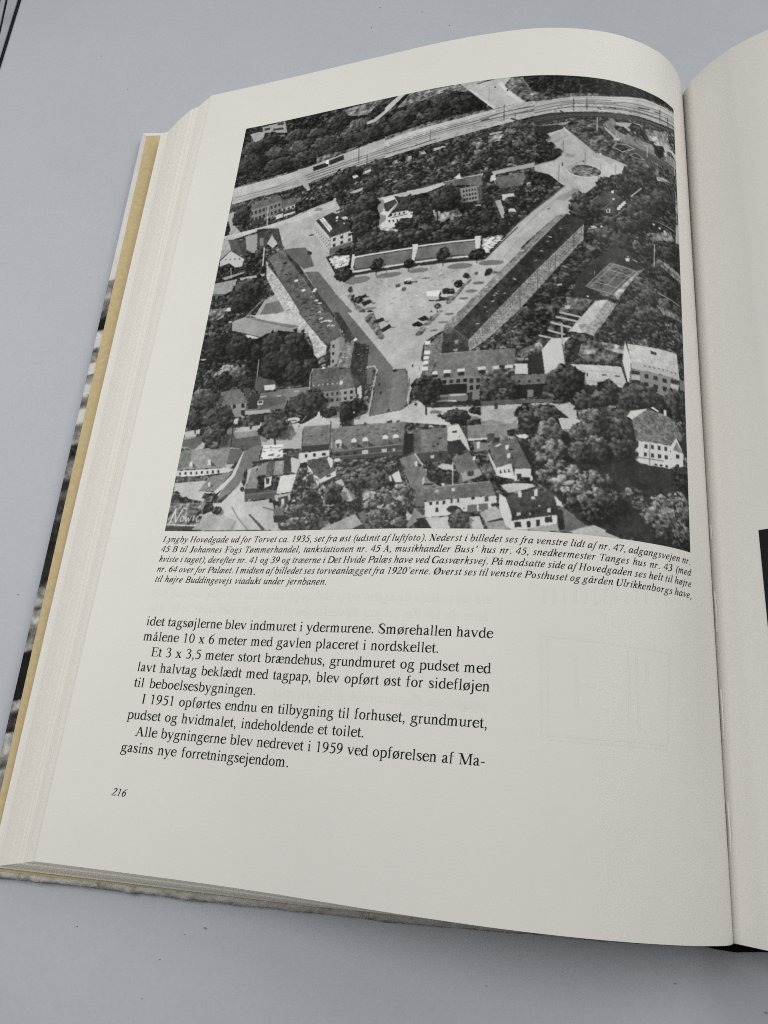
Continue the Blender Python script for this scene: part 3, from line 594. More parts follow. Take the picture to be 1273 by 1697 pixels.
# ------------------------------------------------------------------ the printed aerial photograph
PRINT_TRACE = """
P 66 w -117.3,-98 1030,-98 1026.4,1009.3 -1.6,1061.1
P 44 w -24.6,-22.3 389.4,-12.4 401.7,114.1 334.1,117.6 268.8,129.7 202.6,146 134.1,158 64.2,167.2 -13.7,178.8
P 140 n 44.3,6.3 102.8,2.5 114,38.8 49.1,23.6
P 55 n 51,12.1 65.8,12.2 66.7,18 52.1,18.7
P 60 n 74,17.5 100,19.5 103,26.6 75.1,24
P 50 n 83.1,5 99.5,4.8 100.6,11.3 84,10.6
P 145 g 15.2,20.9 39,18.7 52.8,23.1 55.8,63.6 47,65.7 31.4,49.9
P 120 v 94.3,41.2 114.7,43.2 113.9,50.1 96.9,46
P 98 v 246.4,7.9 320.8,-0.1 344.4,2.2 311.4,36.3 277,31.6 251.9,23
C 48 73.3,46.7 23.5,16.7
C 50 139.8,54.3 30.7,19.5
C 52 190.9,62.8 26.3,19.2
C 50 236.4,37.5 25.9,25.7
C 62 290.2,71.4 34.1,31.3
C 50 355.2,71.5 38.3,26.7
C 58 263.6,88.8 25.3,20.8
C 50 28.5,66 27.5,22
C 55 95.6,95 38.5,21.4
C 55 159.6,91.7 34.1,23.4
C 52 216.1,93.4 33.2,21
C 46 28.4,107.4 42.7,26
C 44 111.9,129.1 41.8,23.2
C 44 182.2,125.2 41,20.9
C 44 240.3,119.2 32.7,18.6
C 48 317.6,90.1 31.7,20.5
L 9.2 158 315.9,60.9 330.6,57.4 385.3,13
L 3.9 60 323.5,23.2 348.1,4.3
P 90 v -0.1,173.2 63.4,163 133.8,155.9 127.4,160.4 64.5,169.3 -0.9,179
P 90 v 200.3,129.5 268.3,125.8 301.4,121.7 269.3,133.9 203.2,149.9
P 155 g -1.5,175.8 64.3,168.1 134.6,160.8 203,148.7 269.4,134.5 334.3,119.7 401,107 406.3,161.2 308,177.5 209.7,196.2 162.3,203.3 120.9,208.2 71.4,210.1 3.2,221.7
P 165 g -1.5,175.8 134.6,160.8 155.6,158.8 173.1,182.4 111.3,192.5 1,199.4
L 1.6 105 8.9,202.8 111,190.6 156.5,176.7
L 1.6 110 54.9,197.3 118.3,192.1 164.6,184.3
L 1.2 110 6.9,211.6 115.7,198.2 167.4,190.9
L 1.6 60 169.1,178.3 272.6,160 403.9,137
L 1.6 58 173.4,184.4 273.3,165.9 404.5,142.8
L 1.5 60 182.9,190.4 294,170.5 405.1,149.5
L 1.9 55 197.6,196.4 235.8,188.5 294.6,175.2 405.9,157.4
P 38 n 195.3,155.3 230.7,150.4 233.1,162.7 198,167.6
P 42 n 232.7,146.9 266.7,139.1 269.3,152.1 235.5,160.1
E 205 n 228.9,149.2 4,5.7
L 2 50 137.6,156.8 159.9,152.7
P 58 v 190.2,204.8 259.9,191.8 406.6,164.3 408.3,182.5 310.8,200.9 199,217.1
P 54 w 117.5,209.5 180,205.3 186.6,215.6 138.2,229.2 124,228.3
P 150 g 158.6,179.2 179.1,175.9 196.9,214.7 192.6,221.4
L 2.3 160 161.9,177.9 195.6,218.2
P 58 w 240.1,220 308.7,183.4 407.8,176.6 417.2,274.5 354.7,275.2 353.8,323.8 271.8,308.5 254.7,279.4
P 165 g 294.5,201.9 335.8,192 338.2,198.5 298.9,210.6
P 160 g 382.2,180.4 395.4,179.7 396.4,189.3 383.8,190.3
P 150 g 293.2,245.5 324.9,237.7 322.7,246.6 303.7,250.1
P 140 g 367.6,232.5 390.6,226.1 391.1,231 369.4,235.1
C 50 265.1,206.3 21.1,25.7
C 45 267.7,252.2 17.3,23.2
C 40 310.1,195.2 9.6,11
C 52 354.8,187.8 23.6,19.5
C 50 286.1,188 19.2,13.9
C 52 343.4,230.5 23.5,19.2
C 55 376.8,215 19.9,15.3
C 50 339.5,281.3 23.3,22.5
C 48 294.6,283.5 27.2,17.1
L 1.5 60 301.4,127.5 305.6,169.3
L 1.5 55 323.5,152.1 326.5,187.3
L 1.2 80 161.3,126.4 165,151
P 168 n 352,42.4 350.5,27.9 380.3,-0.8 396.6,-1.4 370.5,28
P 52 v 396.6,-1.4 412.4,-0.7 361.1,47.4 352.6,47.8
P 55 w 347.4,-1.1 379,-0.4 350.3,26.2
P 108 v 407.4,0.1 463.3,2.7 514.7,1.2 536.7,20.1 529.8,27.2 491.5,16 465.2,25.7 438.2,31.3 405.2,35.9 379.7,34.8
N 70 30 2.6 407.4,0.1 463.3,2.7 514.7,1.2 529.3,20.3 464.6,18.6 409.8,25.9
P 42 w 352.8,49.6 404.9,32.3 438,28.9 472.8,18.8 497,16.6 532.4,25.4 568.4,56.1 594.3,81.7 549.2,82.3 483.5,86.7 443.8,95 395,104.6 359.3,111.1
C 48 425.8,47.2 29.2,19.4
C 46 487.7,37.4 33.6,24.4
C 48 394.2,66.9 35.5,21.2
C 44 526.1,52 27.3,20.6
C 46 463.6,73.1 33.9,17.3
C 46 376.8,89.9 26.7,17.6
P 100 v 359.3,111.1 395,104.6 444.1,98.4 512.9,88 590.5,81.2 595.7,83.6 523.8,95.1 444.7,105.9 360.4,121.7
P 160 g 516.8,1.3 626.3,1.6 611.9,22.6 634.9,49.1 659.9,71.8 593.1,82.5 562.8,50.1 533.2,17.7
P 178 g 534.5,18 542.6,21.2 600.7,80.9 593.1,82.5 562.8,50.1
P 178 g 597.1,13.6 607.3,8.3 615.9,26.5 658.6,69.4 648.6,72.9 624.7,51.1
L 0.9 120 531,5.2 560,4
P 50 v 553.5,6.1 578.2,1 591.3,1.8 570.6,5 556.5,10
E 40 n 593.9,23.8 1.9,1.7
E 40 n 620.2,35.4 1.8,3
L 1.2 120 581.5,21.2 582.7,58.4
P 90 v 625.6,2.5 696.7,1 698.7,61.3 658.7,71 632.2,45.3 614.8,25.6
N 65 60 2.1 625.6,2.5 696.7,1 698.7,61.3 658.7,71 614.8,25.6
P 44 w 651.9,1.1 696.7,-0.3 698.5,56.3 672.6,38.9 653.8,14.2
P 154 g 360.5,122.3 395.8,112.4 444.8,106.5 523.9,95.8 593.2,83.8 658.7,71.7 698.8,63.5 700.1,103.5 628.1,122.5 501.4,147.6 365.6,170.5
P 166 g 362.1,137.2 446.1,121.2 524.8,108.6 594,98.1 593.2,83.8 523.9,95.8 444.8,106.5 360.5,122.3
L 1 95 361.7,133.7 472.3,113.3 535,105.3 576,97.1 616.3,86.4 699,71.1
L 1 100 363.8,153.6 473.8,132.6 551.7,120.9 699.7,92.9
L 1.6 52 362.7,143.2 473,122.6 535.6,113 576.5,105.4 616.7,93.6 699.2,77.6
L 1.3 60 363.4,149.1 473.5,127.8 551.4,116.9 699.6,88.3
L 1.3 70 362.3,138.9 472.6,117.8 535.3,108.6
L 1.9 48 364.4,158.6 435.2,150.9 474.6,141.9
L 1.2 70 566,103.8 626.7,91.5 699.4,81.9
L 1.5 60 571.6,111.2 627.2,102.4 699.7,92.9
L 2.7 60 569.1,110.8 584.2,106.5
L 1.1 60 652.2,97.4 699.5,85.8
N 120 70 1.9 363.5,150.7 500.6,137 699.4,82.6 699.8,95.5 527.1,141.7 365,164.4
N 178 50 2.2 361,126.7 524.3,101.8 698.9,67.9 699.2,76 525,111.8 362.5,140.5
P 48 v 365.6,170.5 501.4,147.9 628.2,122.9 700.1,103.8 700.9,128.4 638.9,136.6 553.7,151.8 476.5,165.1 366.5,178.6
L 0.9 95 501.8,151.9 628.4,128.4 700.3,110
L 0.9 95 553.4,147.5 653.5,126.6 700.6,117.4
L 3.5 40 631.5,112.6 643.1,118.7
P 64 w 366.2,176.1 476.3,162.5 517.7,154.7 628.7,134 661.3,136.1 676.7,144.8 701.6,148.3 704.3,227.9 633.9,241.2 560.2,254.2 459,270 376.3,270.9
P 160 g 382.2,183 394.8,180.2 396.5,189.3 383.7,189.9
P 160 g 411.9,178 425.3,176.1 426.8,186.1 414.2,187.7
P 160 g 441.1,172.8 457,170.4 457.7,178.3 442.4,178.6
P 165 g 468.8,167.6 494.8,163.5 499.1,167.6 471.9,174.6
P 120 v 586.9,154.4 619.5,149.9 621.6,167.6 587.8,170.5
P 118 v 549.4,165.1 580.1,167 580.4,172.8 552.4,173
P 150 g 587.7,146.8 614.2,143.8 615.5,146.6 589.3,151
P 108 v 446.2,214.7 476.2,225.9 494.2,222.6 529.5,213.1 521.3,204.9 511.5,212.9 489,223.3 463.1,226.1
P 130 v 371.5,226.2 389.3,226.6 391.2,230.3 372.2,232.8
C 50 463,169 8.8,8.6
C 46 433.1,172.7 9.6,9.3
C 46 403.6,177.9 10.3,9.4
C 51 375.3,183.1 10.4,8.8
C 57 528.4,161.2 19.1,16.3
C 55 553.5,190.7 13,12.8
C 66 476.8,200.7 19,13.7
C 68 533.8,199.8 12.6,10.9
C 68 576.9,198.6 20.5,17.5
C 61 496.2,181.6 16.1,13.1
C 66 632.3,156.1 18.9,17.6
C 64 655.7,176.9 21.1,19
C 61 685,168.7 18.5,20.5
C 70 621.8,196 16.3,12.6
C 62 651.8,201.8 14.9,13.1
C 55 438.1,214.1 16.6,13.1
C 64 395.6,221.6 14.2,10.6
C 61 440.2,236.8 20.6,13.6
C 55 478.1,249.9 21.4,12.7
C 61 558.2,222.9 19.3,12.6
C 57 598.3,221.6 17.7,13.2
C 55 676.5,206 19.7,14
C 61 412.3,252 22.4,13
C 53 523.6,236.8 23.5,12.7
L 1.2 60 639.2,98.8 640.2,134.5
L 1.5 45 615.3,74.6 616.8,115.8
L 1.2 70 461.8,116.2 463.6,144.7
P 156 g 376.3,270.9 458.7,266 504.5,257.3 602,243.7 658.1,233.1 704.1,221.7 704.6,237.6 663.4,243.1 600.1,254.3 545,253.7 505.3,266.7 378.4,291
L 0.8 80 602,244.3 658.1,233.7 704.1,223.2
L 0.9 85 376.4,271.8 504.6,258.2
E 50 n 468.7,268.6 1.6,2.9
P 188 n 521.5,251.5 533.2,240.7 538.1,255.9
P 92 r 501,259.8 577.6,251.8 583.7,279.9 533.3,283.6 507,271
L 1.2 60 502.2,260 577.6,252.1
P 135 n 537,284.1 582.9,278.9 582.8,317.7 541.6,313
W 42 4 3 .5 .55 539.7,285.4 569.4,281.4 571.4,313.4 542.1,313
P 55 n 570.7,281.6 578,280.3 578.9,314.2 571.4,313.4
P 95 r 604.9,260.8 661.8,252.3 670.4,282.8 616.6,287.3
P 165 n 604.9,260.8 611.6,285.9 610.2,281.2 603.2,265.3
P 62 r 617.9,288.5 641,288.3 647.8,303.7 622.4,304
P 168 n 623.6,304.4 646.6,304.5 646.2,320 623.1,318.4
C 48 589.8,255.6 11.6,11.8
P 170 g 597.7,255.5 606.1,250.3 608.1,265.8 596.1,270.7
C 46 500.9,292.3 32.6,28
P 51 w 581.5,276.7 611.7,287.4 620.8,318.2 583.8,314.7
P 53 w 667.6,257.9 680.5,243 705.2,255.3 707.5,321.1 649.9,320.2 660.6,290.9
C 61 680.9,255.3 14.6,13.7
C 57 694.1,282.6 14.5,13.5
C 55 663.3,299.9 14.5,13.5
P 150 n 669.6,277.7 678.1,276.4 678.9,279.4 669.9,283.7
P 36 w 674.7,-0.4 743.7,-2.7 808.7,-1.7 863.3,-1.5 907.3,-0.9 949.2,-3.2 1009.7,-9 1008.2,13.1 941.8,25.3 907,24.9 841.2,39.7 757.6,44.9 719.6,53.6 676.4,47.4
P 85 v 676.3,44.2 696.8,49 719.6,52.3 757.7,48.1 825.1,42.6 860.4,35.5 757.9,56.8 677.4,72.1
P 78 v 900.9,23.5 955.5,15.5 1004.7,9 1004.2,16.3 922.4,28
C 58 704.3,48.1 11.4,9.2
C 52 727.2,50 10.1,5.9
C 50 753.6,39.5 6.4,7.3
L 1.2 90 771.3,22.9 771.4,44.5
P 156 g 677.5,75.5 719.9,64 757.8,56.3 835.8,44.5 910.1,24.2 948.5,21.7 1005.6,13.5 1002.6,58.7 947.2,73 891.6,77.6 836,86 784.1,93 733.5,99.3 678.8,109.6
P 168 g 757.9,57.4 835.8,45.2 910.1,24.9 948.5,22.4 1005.6,14.2 1004.6,28.1 922.1,41 863.3,48.9 796.4,57.7 745.4,65.6
L 0.9 95 678,90.2 720.3,77.4 758.2,70.4 809.4,64.4 863.3,57.1 922,47.7 1004.3,33.5
L 0.9 100 757.9,60 835.8,49 910,31.3 1005.2,19
L 1.4 58 678.2,95.6 720.5,83 758.2,74.3 809.5,68.7 863.3,62.2 921.9,55.2 1003.8,40.8
L 1.1 66 677.9,86.9 732.7,71.4 796.4,60.7 835.8,55
L 1.7 52 678.5,101.5 745.8,85 804.4,78.3 863.3,69.1 937.6,61.1 1003.1,51.5
L 1.2 60 825.3,64 868.9,50.5 922.1,42.6 1004.6,28.1
L 2.6 45 897.7,54.1 925.3,46.9
L 1.1 70 732.8,75.4 796.5,65.2 849.5,60.6
L 1.5 60 820.1,79.8 849.5,74.4 891.7,68.8 1002.9,53.5
L 2.4 50 833.3,72 846.7,73.6
L 2.3 48 807.1,79.8 814.9,82.4
P 48 n 678.8,109.6 708.5,101.9 733.5,99.3 809.8,92.1 891.6,79.3 947.1,74.6 1002.4,62.4 1001.3,78.5 946.8,86.6 891.5,90.8 809.9,102.6 746.5,114 709.2,125.1 679.7,133.7
L 0.9 110 679.1,117.6 746.3,104.4 809.8,96.3 891.6,84.3 947,79.6 1002,68.4
L 0.9 105 679.3,123.5 746.4,108.8 809.8,99.5 891.5,87.5 1001.6,74.1
L 3.4 45 730.9,95.5 737.3,101
N 110 70 1.7 732.8,75.4 863.3,57.1 954.7,41.4 1000.8,44.8 999.9,59.2 891.6,75.4 784,92.1 683.7,106.6
L 1.4 40 757,61.3 757.9,93.8
L 1.5 45 784.5,57.1 785.2,87
L 1.9 40 953.6,32.5 952.6,67.7
L 2.1 45 975.4,42.4 975.3,64.5
L 2.1 45 939.6,46.7 951.9,44.6
P 160 g 695.5,159.5 738.2,135.6 760,156.9 811,195.8 872.7,211 863.3,238.2 842.2,249.6 811.9,270.5 775.5,302.1 766,317.8 722.8,320.6 742.1,282.5 684.1,250.7 683.5,233.9 736.4,208.5 710.9,178.2
P 140 g 743.7,201.8 763.6,206.5 761.3,212.7 744,212.5
P 135 g 736.3,290.4 772.7,290.4 772.8,296.4 739.2,311
P 128 n 684.7,135.5 726.8,128.8 756.6,119.1 741.9,131.2 729.5,133.4
P 44 n 679.8,138.5 726.9,131 738.3,136.3 737.2,142.1 700.5,157.9 680.4,152.8
P 40 n 728.7,152.6 736.2,152.2 737.3,163.1 730.3,162.5
E 80 n 740.2,162 4.5,1.9
P 64 v 740.8,133.5 754.2,119.2 766.7,114.2 794.7,119.4 825.7,119 825.9,138.1 847,150.7 885.3,169.5 919.8,182 1002.9,202.2 1002,217.3 937.5,214.1 871.3,211.4 811,195.8
N 50 90 2.3 740.8,133.5 766.7,114.2 825.7,119 847,150.7 885.3,169.5 919.7,191.6 871.3,211.4 811,195.8
N 110 50 1.7 740.8,133.5 766.7,114.2 825.7,119 847,150.7 885.3,169.5 919.7,191.6 871.3,211.4 811,195.8
L 1.4 60 740.8,136.7 811,196.7 872.7,212.5 937.5,214.1 1001.5,211.2
P 150 g 825.7,109.4 849.6,108.4 900.2,96 914.7,120.1 891.3,116.2 874.2,118.9 849.7,116.4
P 116 r 821,119.9 838.3,99.4 847.4,109 843,121.4 846.9,130 872.8,132.1 891.2,138.8 931.3,138.8 999.6,144.6 998.3,166.6 926.2,163.4 882.6,157.7 847,145.9
P 150 n 821,123.7 847,146.5 847,154.7 824.6,135.1
P 48 n 824.7,151 841.7,148.8 840.4,157 826.1,159.5
P 42 w 843,121.4 863.3,115.9 874.2,128.5 868.8,136.7 846.9,130
P 40 w 872.9,116 882.9,99.8 900.1,99.9 920.7,127.3 908.8,129 891.3,122.7
P 150 n 868.8,118.9 879.9,118.6 875.7,124.9
P 130 n 885.5,123.2 891.3,119.5 891.3,125.9
P 60 n 886.8,140.3 891.2,138.8 891.1,145.9 886.8,146.7
P 160 n 908.6,146.7 916,145.3 914.3,150.8
P 72 n 847,154.7 891,161.2 929.3,162.8 998,171.6 999.4,185.3 919.8,180.4 879.6,174.4
L 1.2 120 852.4,153.9 929.3,165.4 1000,175.2
P 165 n 841.7,148.8 857.8,147.8 852.4,155.7 843.1,156.3
L 1.7 165 840.5,174.4 860.5,181.8 888.2,165.2 868.7,160.5 847.1,164.9 840.5,174.4
L 1.5 150 876.9,184.8 890.9,175.5 911,185.4 890.8,188.1 876.9,184.8
P 105 v 912,103.2 975.1,88.1 977.6,118 952.5,119 922.2,128.2
P 130 v 922.4,116.8 974.2,110.1 994.2,120.2 952.2,128.9 922.2,129.8
P 168 g 931.5,131.6 973.6,123.6 1000.7,125.7 999.6,144.6 983.1,130.9 969.5,135.9 968.7,157.4 955.2,143.6
P 45 w 929.8,139.5 958.9,128.8 965.6,141.4 945.2,151.8
P 70 w 975.6,76 1001.5,74.8 999.9,116.2 979.9,113.2
C 40 948.5,147 12.8,14.7
L 2 165 806.9,104.9 806.8,138.4
L 1.8 150 847.7,129.8 847.1,168
L 2 165 918.6,145.8 917.6,174.9
L 2.2 150 993.6,147 992.8,184.8
L 1.4 130 834.1,186.7 834.2,214
E 182 g 782.9,243.6 35.8,16.4
E 92 v 782.9,243.6 33.6,14.3
N 150 14 2.2 761.9,240.3 806.4,235 806.6,250.1 762.2,255.4
L 1.1 80 783.9,198.1 783.6,241.2
L 1.1 70 720.6,187.4 721.1,227.5
L 1.1 80 739.2,170.8 739.5,200.6
L 1.1 80 731.8,233.2 731.7,272.7
E 40 n 780,220.2 1.7,1.8
E 45 n 738.4,231.4 1.7,4.6
E 190 n 814.4,198.3 2.6,3.7
L 1.2 100 846.8,217.9 846.4,242.5
L 1.1 110 815.2,224.4 814.8,236.8
P 48 w 680.1,146.5 698.2,165.8 711.1,184.4 736.4,206.8 722.1,221.3 683.5,233.9
L 1.6 95 683.5,235.4 722.2,221.9 737.7,207.8
P 142 g 700.8,168.9 738.4,142.6 750,157.7 716.1,184.3
P 146 g 790.6,178.5 811,197.9 847.2,208.6 836.8,220.2 798.4,202.4
P 144 g 744.7,238.6 768.9,224.4 769.1,230.5 749.7,244.4
C 50 728.8,199.4 7.4,6.8
C 48 700.7,164.1 8.4,8.2
C 50 714.9,184.4 7.4,7.5
C 52 693.7,178.2 9.9,12.5
L 2.8 72 744.6,140.8 805.9,195.7
P 46 w 684,249.2 713.5,258.1 741,282.6 722.5,311.8 715.5,320.9 686.8,321.2
L 1.6 90 742.2,283.4 713.2,320.9
C 45 699.8,279.5 16.9,18
C 42 717.1,294.1 14.5,14.9
C 52 868.6,230.8 9.8,13.8
C 48 827,270.9 20.6,18
C 45 863.3,259.6 27.5,24.3
C 50 904.6,231.5 33.5,21.7
C 44 787.7,306.7 14.8,11.8
C 50 933.5,254.4 29.5,18.6
C 46 890.2,276.1 31.9,18.2
P 40 w 842.2,246.6 879.4,227.6 937.5,215.6 997.6,218.4 1000.3,245.2 800.1,313.9 807,283.3
C 45 829.6,273.4 19.4,16.5
C 42 858,255 21.7,19.7
C 48 910.5,223.1 28,15.6
C 48 952.1,255.8 28.5,17.2
C 44 890.4,254.8 29.2,18.3
P 150 g 938.9,216.5 956.5,211.6 997.8,213.6 1000.8,222.8 956,229.2 941.8,226.3
L 1.3 70 941.9,218.3 1001,217.9
L 2.3 155 882,286.1 902.9,260.3
P 152 g -2.6,306.1 43,302.2 108.7,294.3 161.4,284.6 189.5,273.9 262.4,253 281.9,293.6 223.4,306.4 226.7,329.3 267.9,401.7 351.6,459.7 367.5,598.1 317,592.2 156.8,370.3 135.1,308.8 83.4,306.2 24.8,319.9 -0.6,316.3
P 165 g -2.2,307.7 43.3,303.7 108.8,294.9 173.3,285.3 263.7,262.9 265.5,276.2 178.3,297.7 109.9,301.7 45,313.1 -1,314.6
P 120 n 213.7,278.7 221.4,270.6 236.6,275.2 234.4,281.2
P 145 g -1.4,245.6 19.8,242.2 35.8,261.7 20.4,279.4 32.4,294.7 39.9,302.3 12.6,304.9 -0.6,266.1
P 50 w -5.8,272 2.5,266.6 13.4,291.8 7.1,307.5 -2.6,306.1
P 55 n -1.8,235.3 32.1,224 34.6,229.4 -0.5,242.4
P 88 r 54.2,243.1 59.2,218.5 69.4,223.8 120.7,218.6 135,231.5 57.9,247
P 60 n 57.3,224.9 61.7,215.6 61.6,232.5
P 112 n 53,245.2 129.7,232.9 136.2,261.6 94.2,280.1 62,287.8
W 45 8 2 .55 .5 53.2,246.2 129.5,235.4 135,266.4 62,284.5
P 55 n 58.4,275.6 92.7,271.5 95,285.2 65.1,288.3
P 92 r 129.2,233.7 159,229.8 181.8,241.2 168,250 136.5,256
P 158 n 134.4,256.3 166.6,250.3 166.5,259.5 136.4,263.3
W 45 3 1 .5 .7 136.6,256.7 165.4,252 166.6,260.1 137.8,264.2
P 172 n 120.2,271.8 164.3,264 169.3,273.8 125,282.5
P 45 n 140.6,267.5 165.8,264.3 166.5,269.3 141.4,272.5
P 45 w 165.9,246.1 259.1,249 257.4,258.3 198.1,272.4 172.1,277
C 45 34.9,256.6 21,28.2
C 50 185,263.3 12.5,11.9
L 2.3 170 97.8,242.7 104.3,293.5
L 2 60 138.4,257 142.6,287.4
P 86 g 157.9,368 174,367 208.1,370.9 218.2,381 235.5,422.2 211.7,425.4 174.4,389
P 90 g 215.7,433.3 247.4,437.2 280.7,478.6 294,496.6 365,577.1 367.8,601 328,596.4
P 40 n 214.3,380.3 226,385.4 225.7,393 216.5,390
P 148 n 194.9,320.1 204.8,318.2 214.2,312.7 221.2,320.3 214.9,327.1 197.1,325.3
P 165 n 201.4,324.6 211.6,324.8 212.4,340.9 202.7,340.7
E 70 n 218.3,340.9 6,2
P 166 n 219.7,310.4 224.9,306.7 263.1,355.3 267.5,399.1 221.2,332
W 95 9 3 .45 .45 221.7,314.1 262.4,360.8 266,392.2 222.5,330.1
P 50 r 223.8,304.8 260.2,290.5 280.3,303 316.7,344 264.4,354.9
L 1.2 140 265,355 316.8,345.1
P 185 t 231.1,303 240.4,299.4 265.8,332.7 259.8,340.9
L 0.9 90 235.8,301.8 262.6,337.5
P 168 n 264,356.3 315.8,346.1 317,382.6 268.8,398.8
W 42 3 2 .35 .55 264.6,356.4 315.2,347.9 317,373.3 268,386.4
P 85 n 267,384.7 316.1,374.8 317.1,383.2 268.8,398.8
L 1.2 70 266.8,383.1 317,373.3
P 172 n 281.6,308.5 298.8,304.9 301.9,313.4 288.9,314.9
E 190 n 272.9,306.2 3,3.9
E 185 n 291,325.3 2,1.9
E 180 n 273.2,314.2 2.4,2
P 45 w 302.7,302.4 334.5,311.6 345.7,408.5 318.7,410.1 282.1,404.1 280.9,394.7 318.1,382.7
P 60 w 263.3,259.5 329.2,266.4 337,333.8 311.6,329.1 285.1,296
C 55 298.3,288.9 26.4,16.4
C 52 323,331.2 17.2,16
C 46 300.7,398 20,9.4
P 44 w 259.7,403.4 278.8,399.8 318.5,408.5 320.9,440.3 288,450.1
P 135 v 266.5,408.1 282.2,404.7 314.3,407.8 315.2,430.5 286.9,437.4
N 195 55 2.4 266.5,408.1 282.2,404.7 314.3,407.8 315.2,430.5 286.9,437.4
C 42 307.7,453.7 20.2,15.8
P 175 n 319.7,407.2 331.9,406.2 325.1,441 319.2,437
P 100 g 328.8,414.7 346.2,412.9 350.5,450.8 328.6,447.4
L 3.5 180 326.2,450 350.5,450.2
P 45 n 325.2,452.7 350.9,453.7 351.9,462.6 325,461.6
E 105 n 334.4,473.2 22.1,7.8
C 62 325.9,492.4 5.5,7.4
P 95 v 318.1,504.3 327,501.2 361.6,547.4 363.3,561.6
C 55 341.8,513.4 12.3,10.3
P 148 r 0.8,372.2 -0.3,317.9 13.5,317.6 33.7,344.2
P 72 r 12.2,318.7 56.7,328 67.3,362.1 57.6,367.1 25.2,347.9
P 168 n 4,392 2.6,374 25.5,349.5 61.9,374 59.7,395.4 29.3,395.2
L 2 55 0.8,372.2 24.5,348.8 63.7,376
W 90 4 1 .3 .4 8.9,366.7 55.1,369.9 56.9,379.7 10.4,375
P 135 n 55.3,316.4 84.4,312.3 88.9,352.5 84.3,364.7 62.4,351.6
P 62 r 81.5,304.3 97.8,302.1 135,308.1 145.6,346.1 158.9,364.3 143.5,361.6 126.1,326.6 119.3,322.1 111.3,346.6 91.3,352.9
P 115 n 91.5,327.2 100.5,326.9 104.7,347.1 95.8,347.2
P 165 n 112.3,344.1 120.8,322.4 138.5,348.6 128.2,358.3
P 40 n 81.3,302.6 107.2,303.1 108.1,308.9 83.8,308.8
P 44 w 62,358 87.4,365.1 106.7,355.4 123.1,417.9 72.4,416.8
P 48 w -4.7,391 26.9,382.1 45,397.3 123.1,417.9 119.7,432.9 -1,426.5
P 58 r 33.6,326.2 55.9,323 65.1,358.4 56.4,360.5
L 3.2 172 107.3,355.5 111.3,400.5
P 130 n 15.7,419 68.1,409.3 69.4,413.2 23.1,426.2
L 1.6 170 33.1,395.7 38.8,421.8
P 135 r -2.8,432.7 53.3,426.9 51.2,448.6 39,463.3 -1.4,458.8
P 85 n -3.8,458.6 41.7,462.4 39.5,481.9 -0.3,479.6
W 40 3 1 .5 .6 -3.6,459.5 40.5,463.5 39.1,479.7 -0.1,477.7
P 170 n 8.1,481.7 33.8,483.2 31.1,492.7 8,488.8
P 48 w -5.7,479.7 101.5,430.3 118.6,426.5 125.1,482.7 91.5,525.3 60.5,532.4 6.6,557.4 0.5,556.9
P 150 n 58.8,424.4 120.9,422.3 118.9,428.2 63,431.2
C 46 78.9,453.6 36.7,25.7
C 44 69.6,484.7 33.4,22.3
C 46 107.8,449.8 15.3,25.6
P 178 n 30.8,498.9 51.3,497.9 53,506.8 33.5,505.9
P 90 v -5,498.3 42.3,496.9 37.8,521 7.8,533.3
L 2.1 120 91.5,525.3 126.2,489
P 150 g 129.6,492.4 153.4,477.7 178.9,511.3 214.6,559.9 216.3,571.7 112.5,528.7
P 105 g 135.1,499.2 165,495.9 182,522 158.9,529.3 124,527.6
P 168 g 106.6,528.6 201.9,549.6 215.7,567.2 173.9,551.8
P 138 g 62.4,534.1 102.3,528.1 229.9,569 231.9,582.1 66.1,562.9
P 108 g 102.3,528.1 229.7,567.6 221.6,569.5 162.3,550.3
P 166 t 118.3,389 126.8,404.4 156.1,440 258.3,585.3 229,581.7 179.4,514.3 150,474.1 125.7,433.8
N 130 70 1.9 124.6,408.8 156.8,444.7 251.4,584.4 231.9,582.1 149.5,471.1
P 88 r 121,383.1 136.1,374 156,365.3 179,399 213.2,435.3 269.6,517.9 319.6,592.5 256.9,585.1 193.2,492.5 157.4,438.7
L 2.5 72 123.9,400.9 156.1,440 192.8,489.5 256.9,585.1
P 100 r 123.4,383.4 137,376.3 162.4,405.7 155.3,435.3
N 60 80 2.9 135.6,385.4 169.9,416.2 216.8,460.1 311.6,591.6 268,586.4 166.8,434
L 1.9 70 157.4,438.7 167,415.7
P 52 r 156.2,366.3 178,392.6 198.2,411.6 234.2,462.8 333,594.1 311.6,591.6 215,447.8 176.1,400.1
N 190 16 2.5 152.8,382.2 179,399 235.1,468.9 322.4,592.9 306.2,591 204.2,452.1
E 190 n 199.1,451.9 4.7,2.8
E 190 n 219.5,478.4 4.7,2.8
E 185 n 245.9,480.8 4.6,2.7
E 185 n 264.1,537.5 3.9,2.7
E 190 n 284.1,565.8 5,2.9
E 40 n 165,402.9 4.9,2.6
P 40 n 279.7,542.5 291.9,542.5 294.2,549.9 282,549.9
P 50 w 309.2,277.4 352.6,278.6 368.2,265.9 441.4,270.3 489.7,265.5 613.3,281.2 658.2,376.4 602.7,406.6 575.1,407.2 516.6,407.1 451.4,410.9 325.6,413.6
P 165 g 352.2,275.3 441.2,267.6 489.7,265.5 500.5,267.2 469.3,278.3 425.9,282 397.8,278.3 355.7,281.6
P 185 n 356,279.3 397.6,276.6 409.3,296.7 388.7,326.5 428.6,324.2 429.3,317.8 443,318.7 442,337.5 417.2,334.9 410.7,351.1 400.1,355.6 370.3,350.4 371.8,325.1
P 58 r 376.5,289.7 399.8,284.2 405.5,293.4 388.7,312.8 381,310.7
P 62 r 407.7,293.8 413.3,294.2 428.8,312.3 399.1,318.9
P 55 n 396.3,274 411.8,292.3 437.3,285.7 433.6,275.3 420.6,284.2
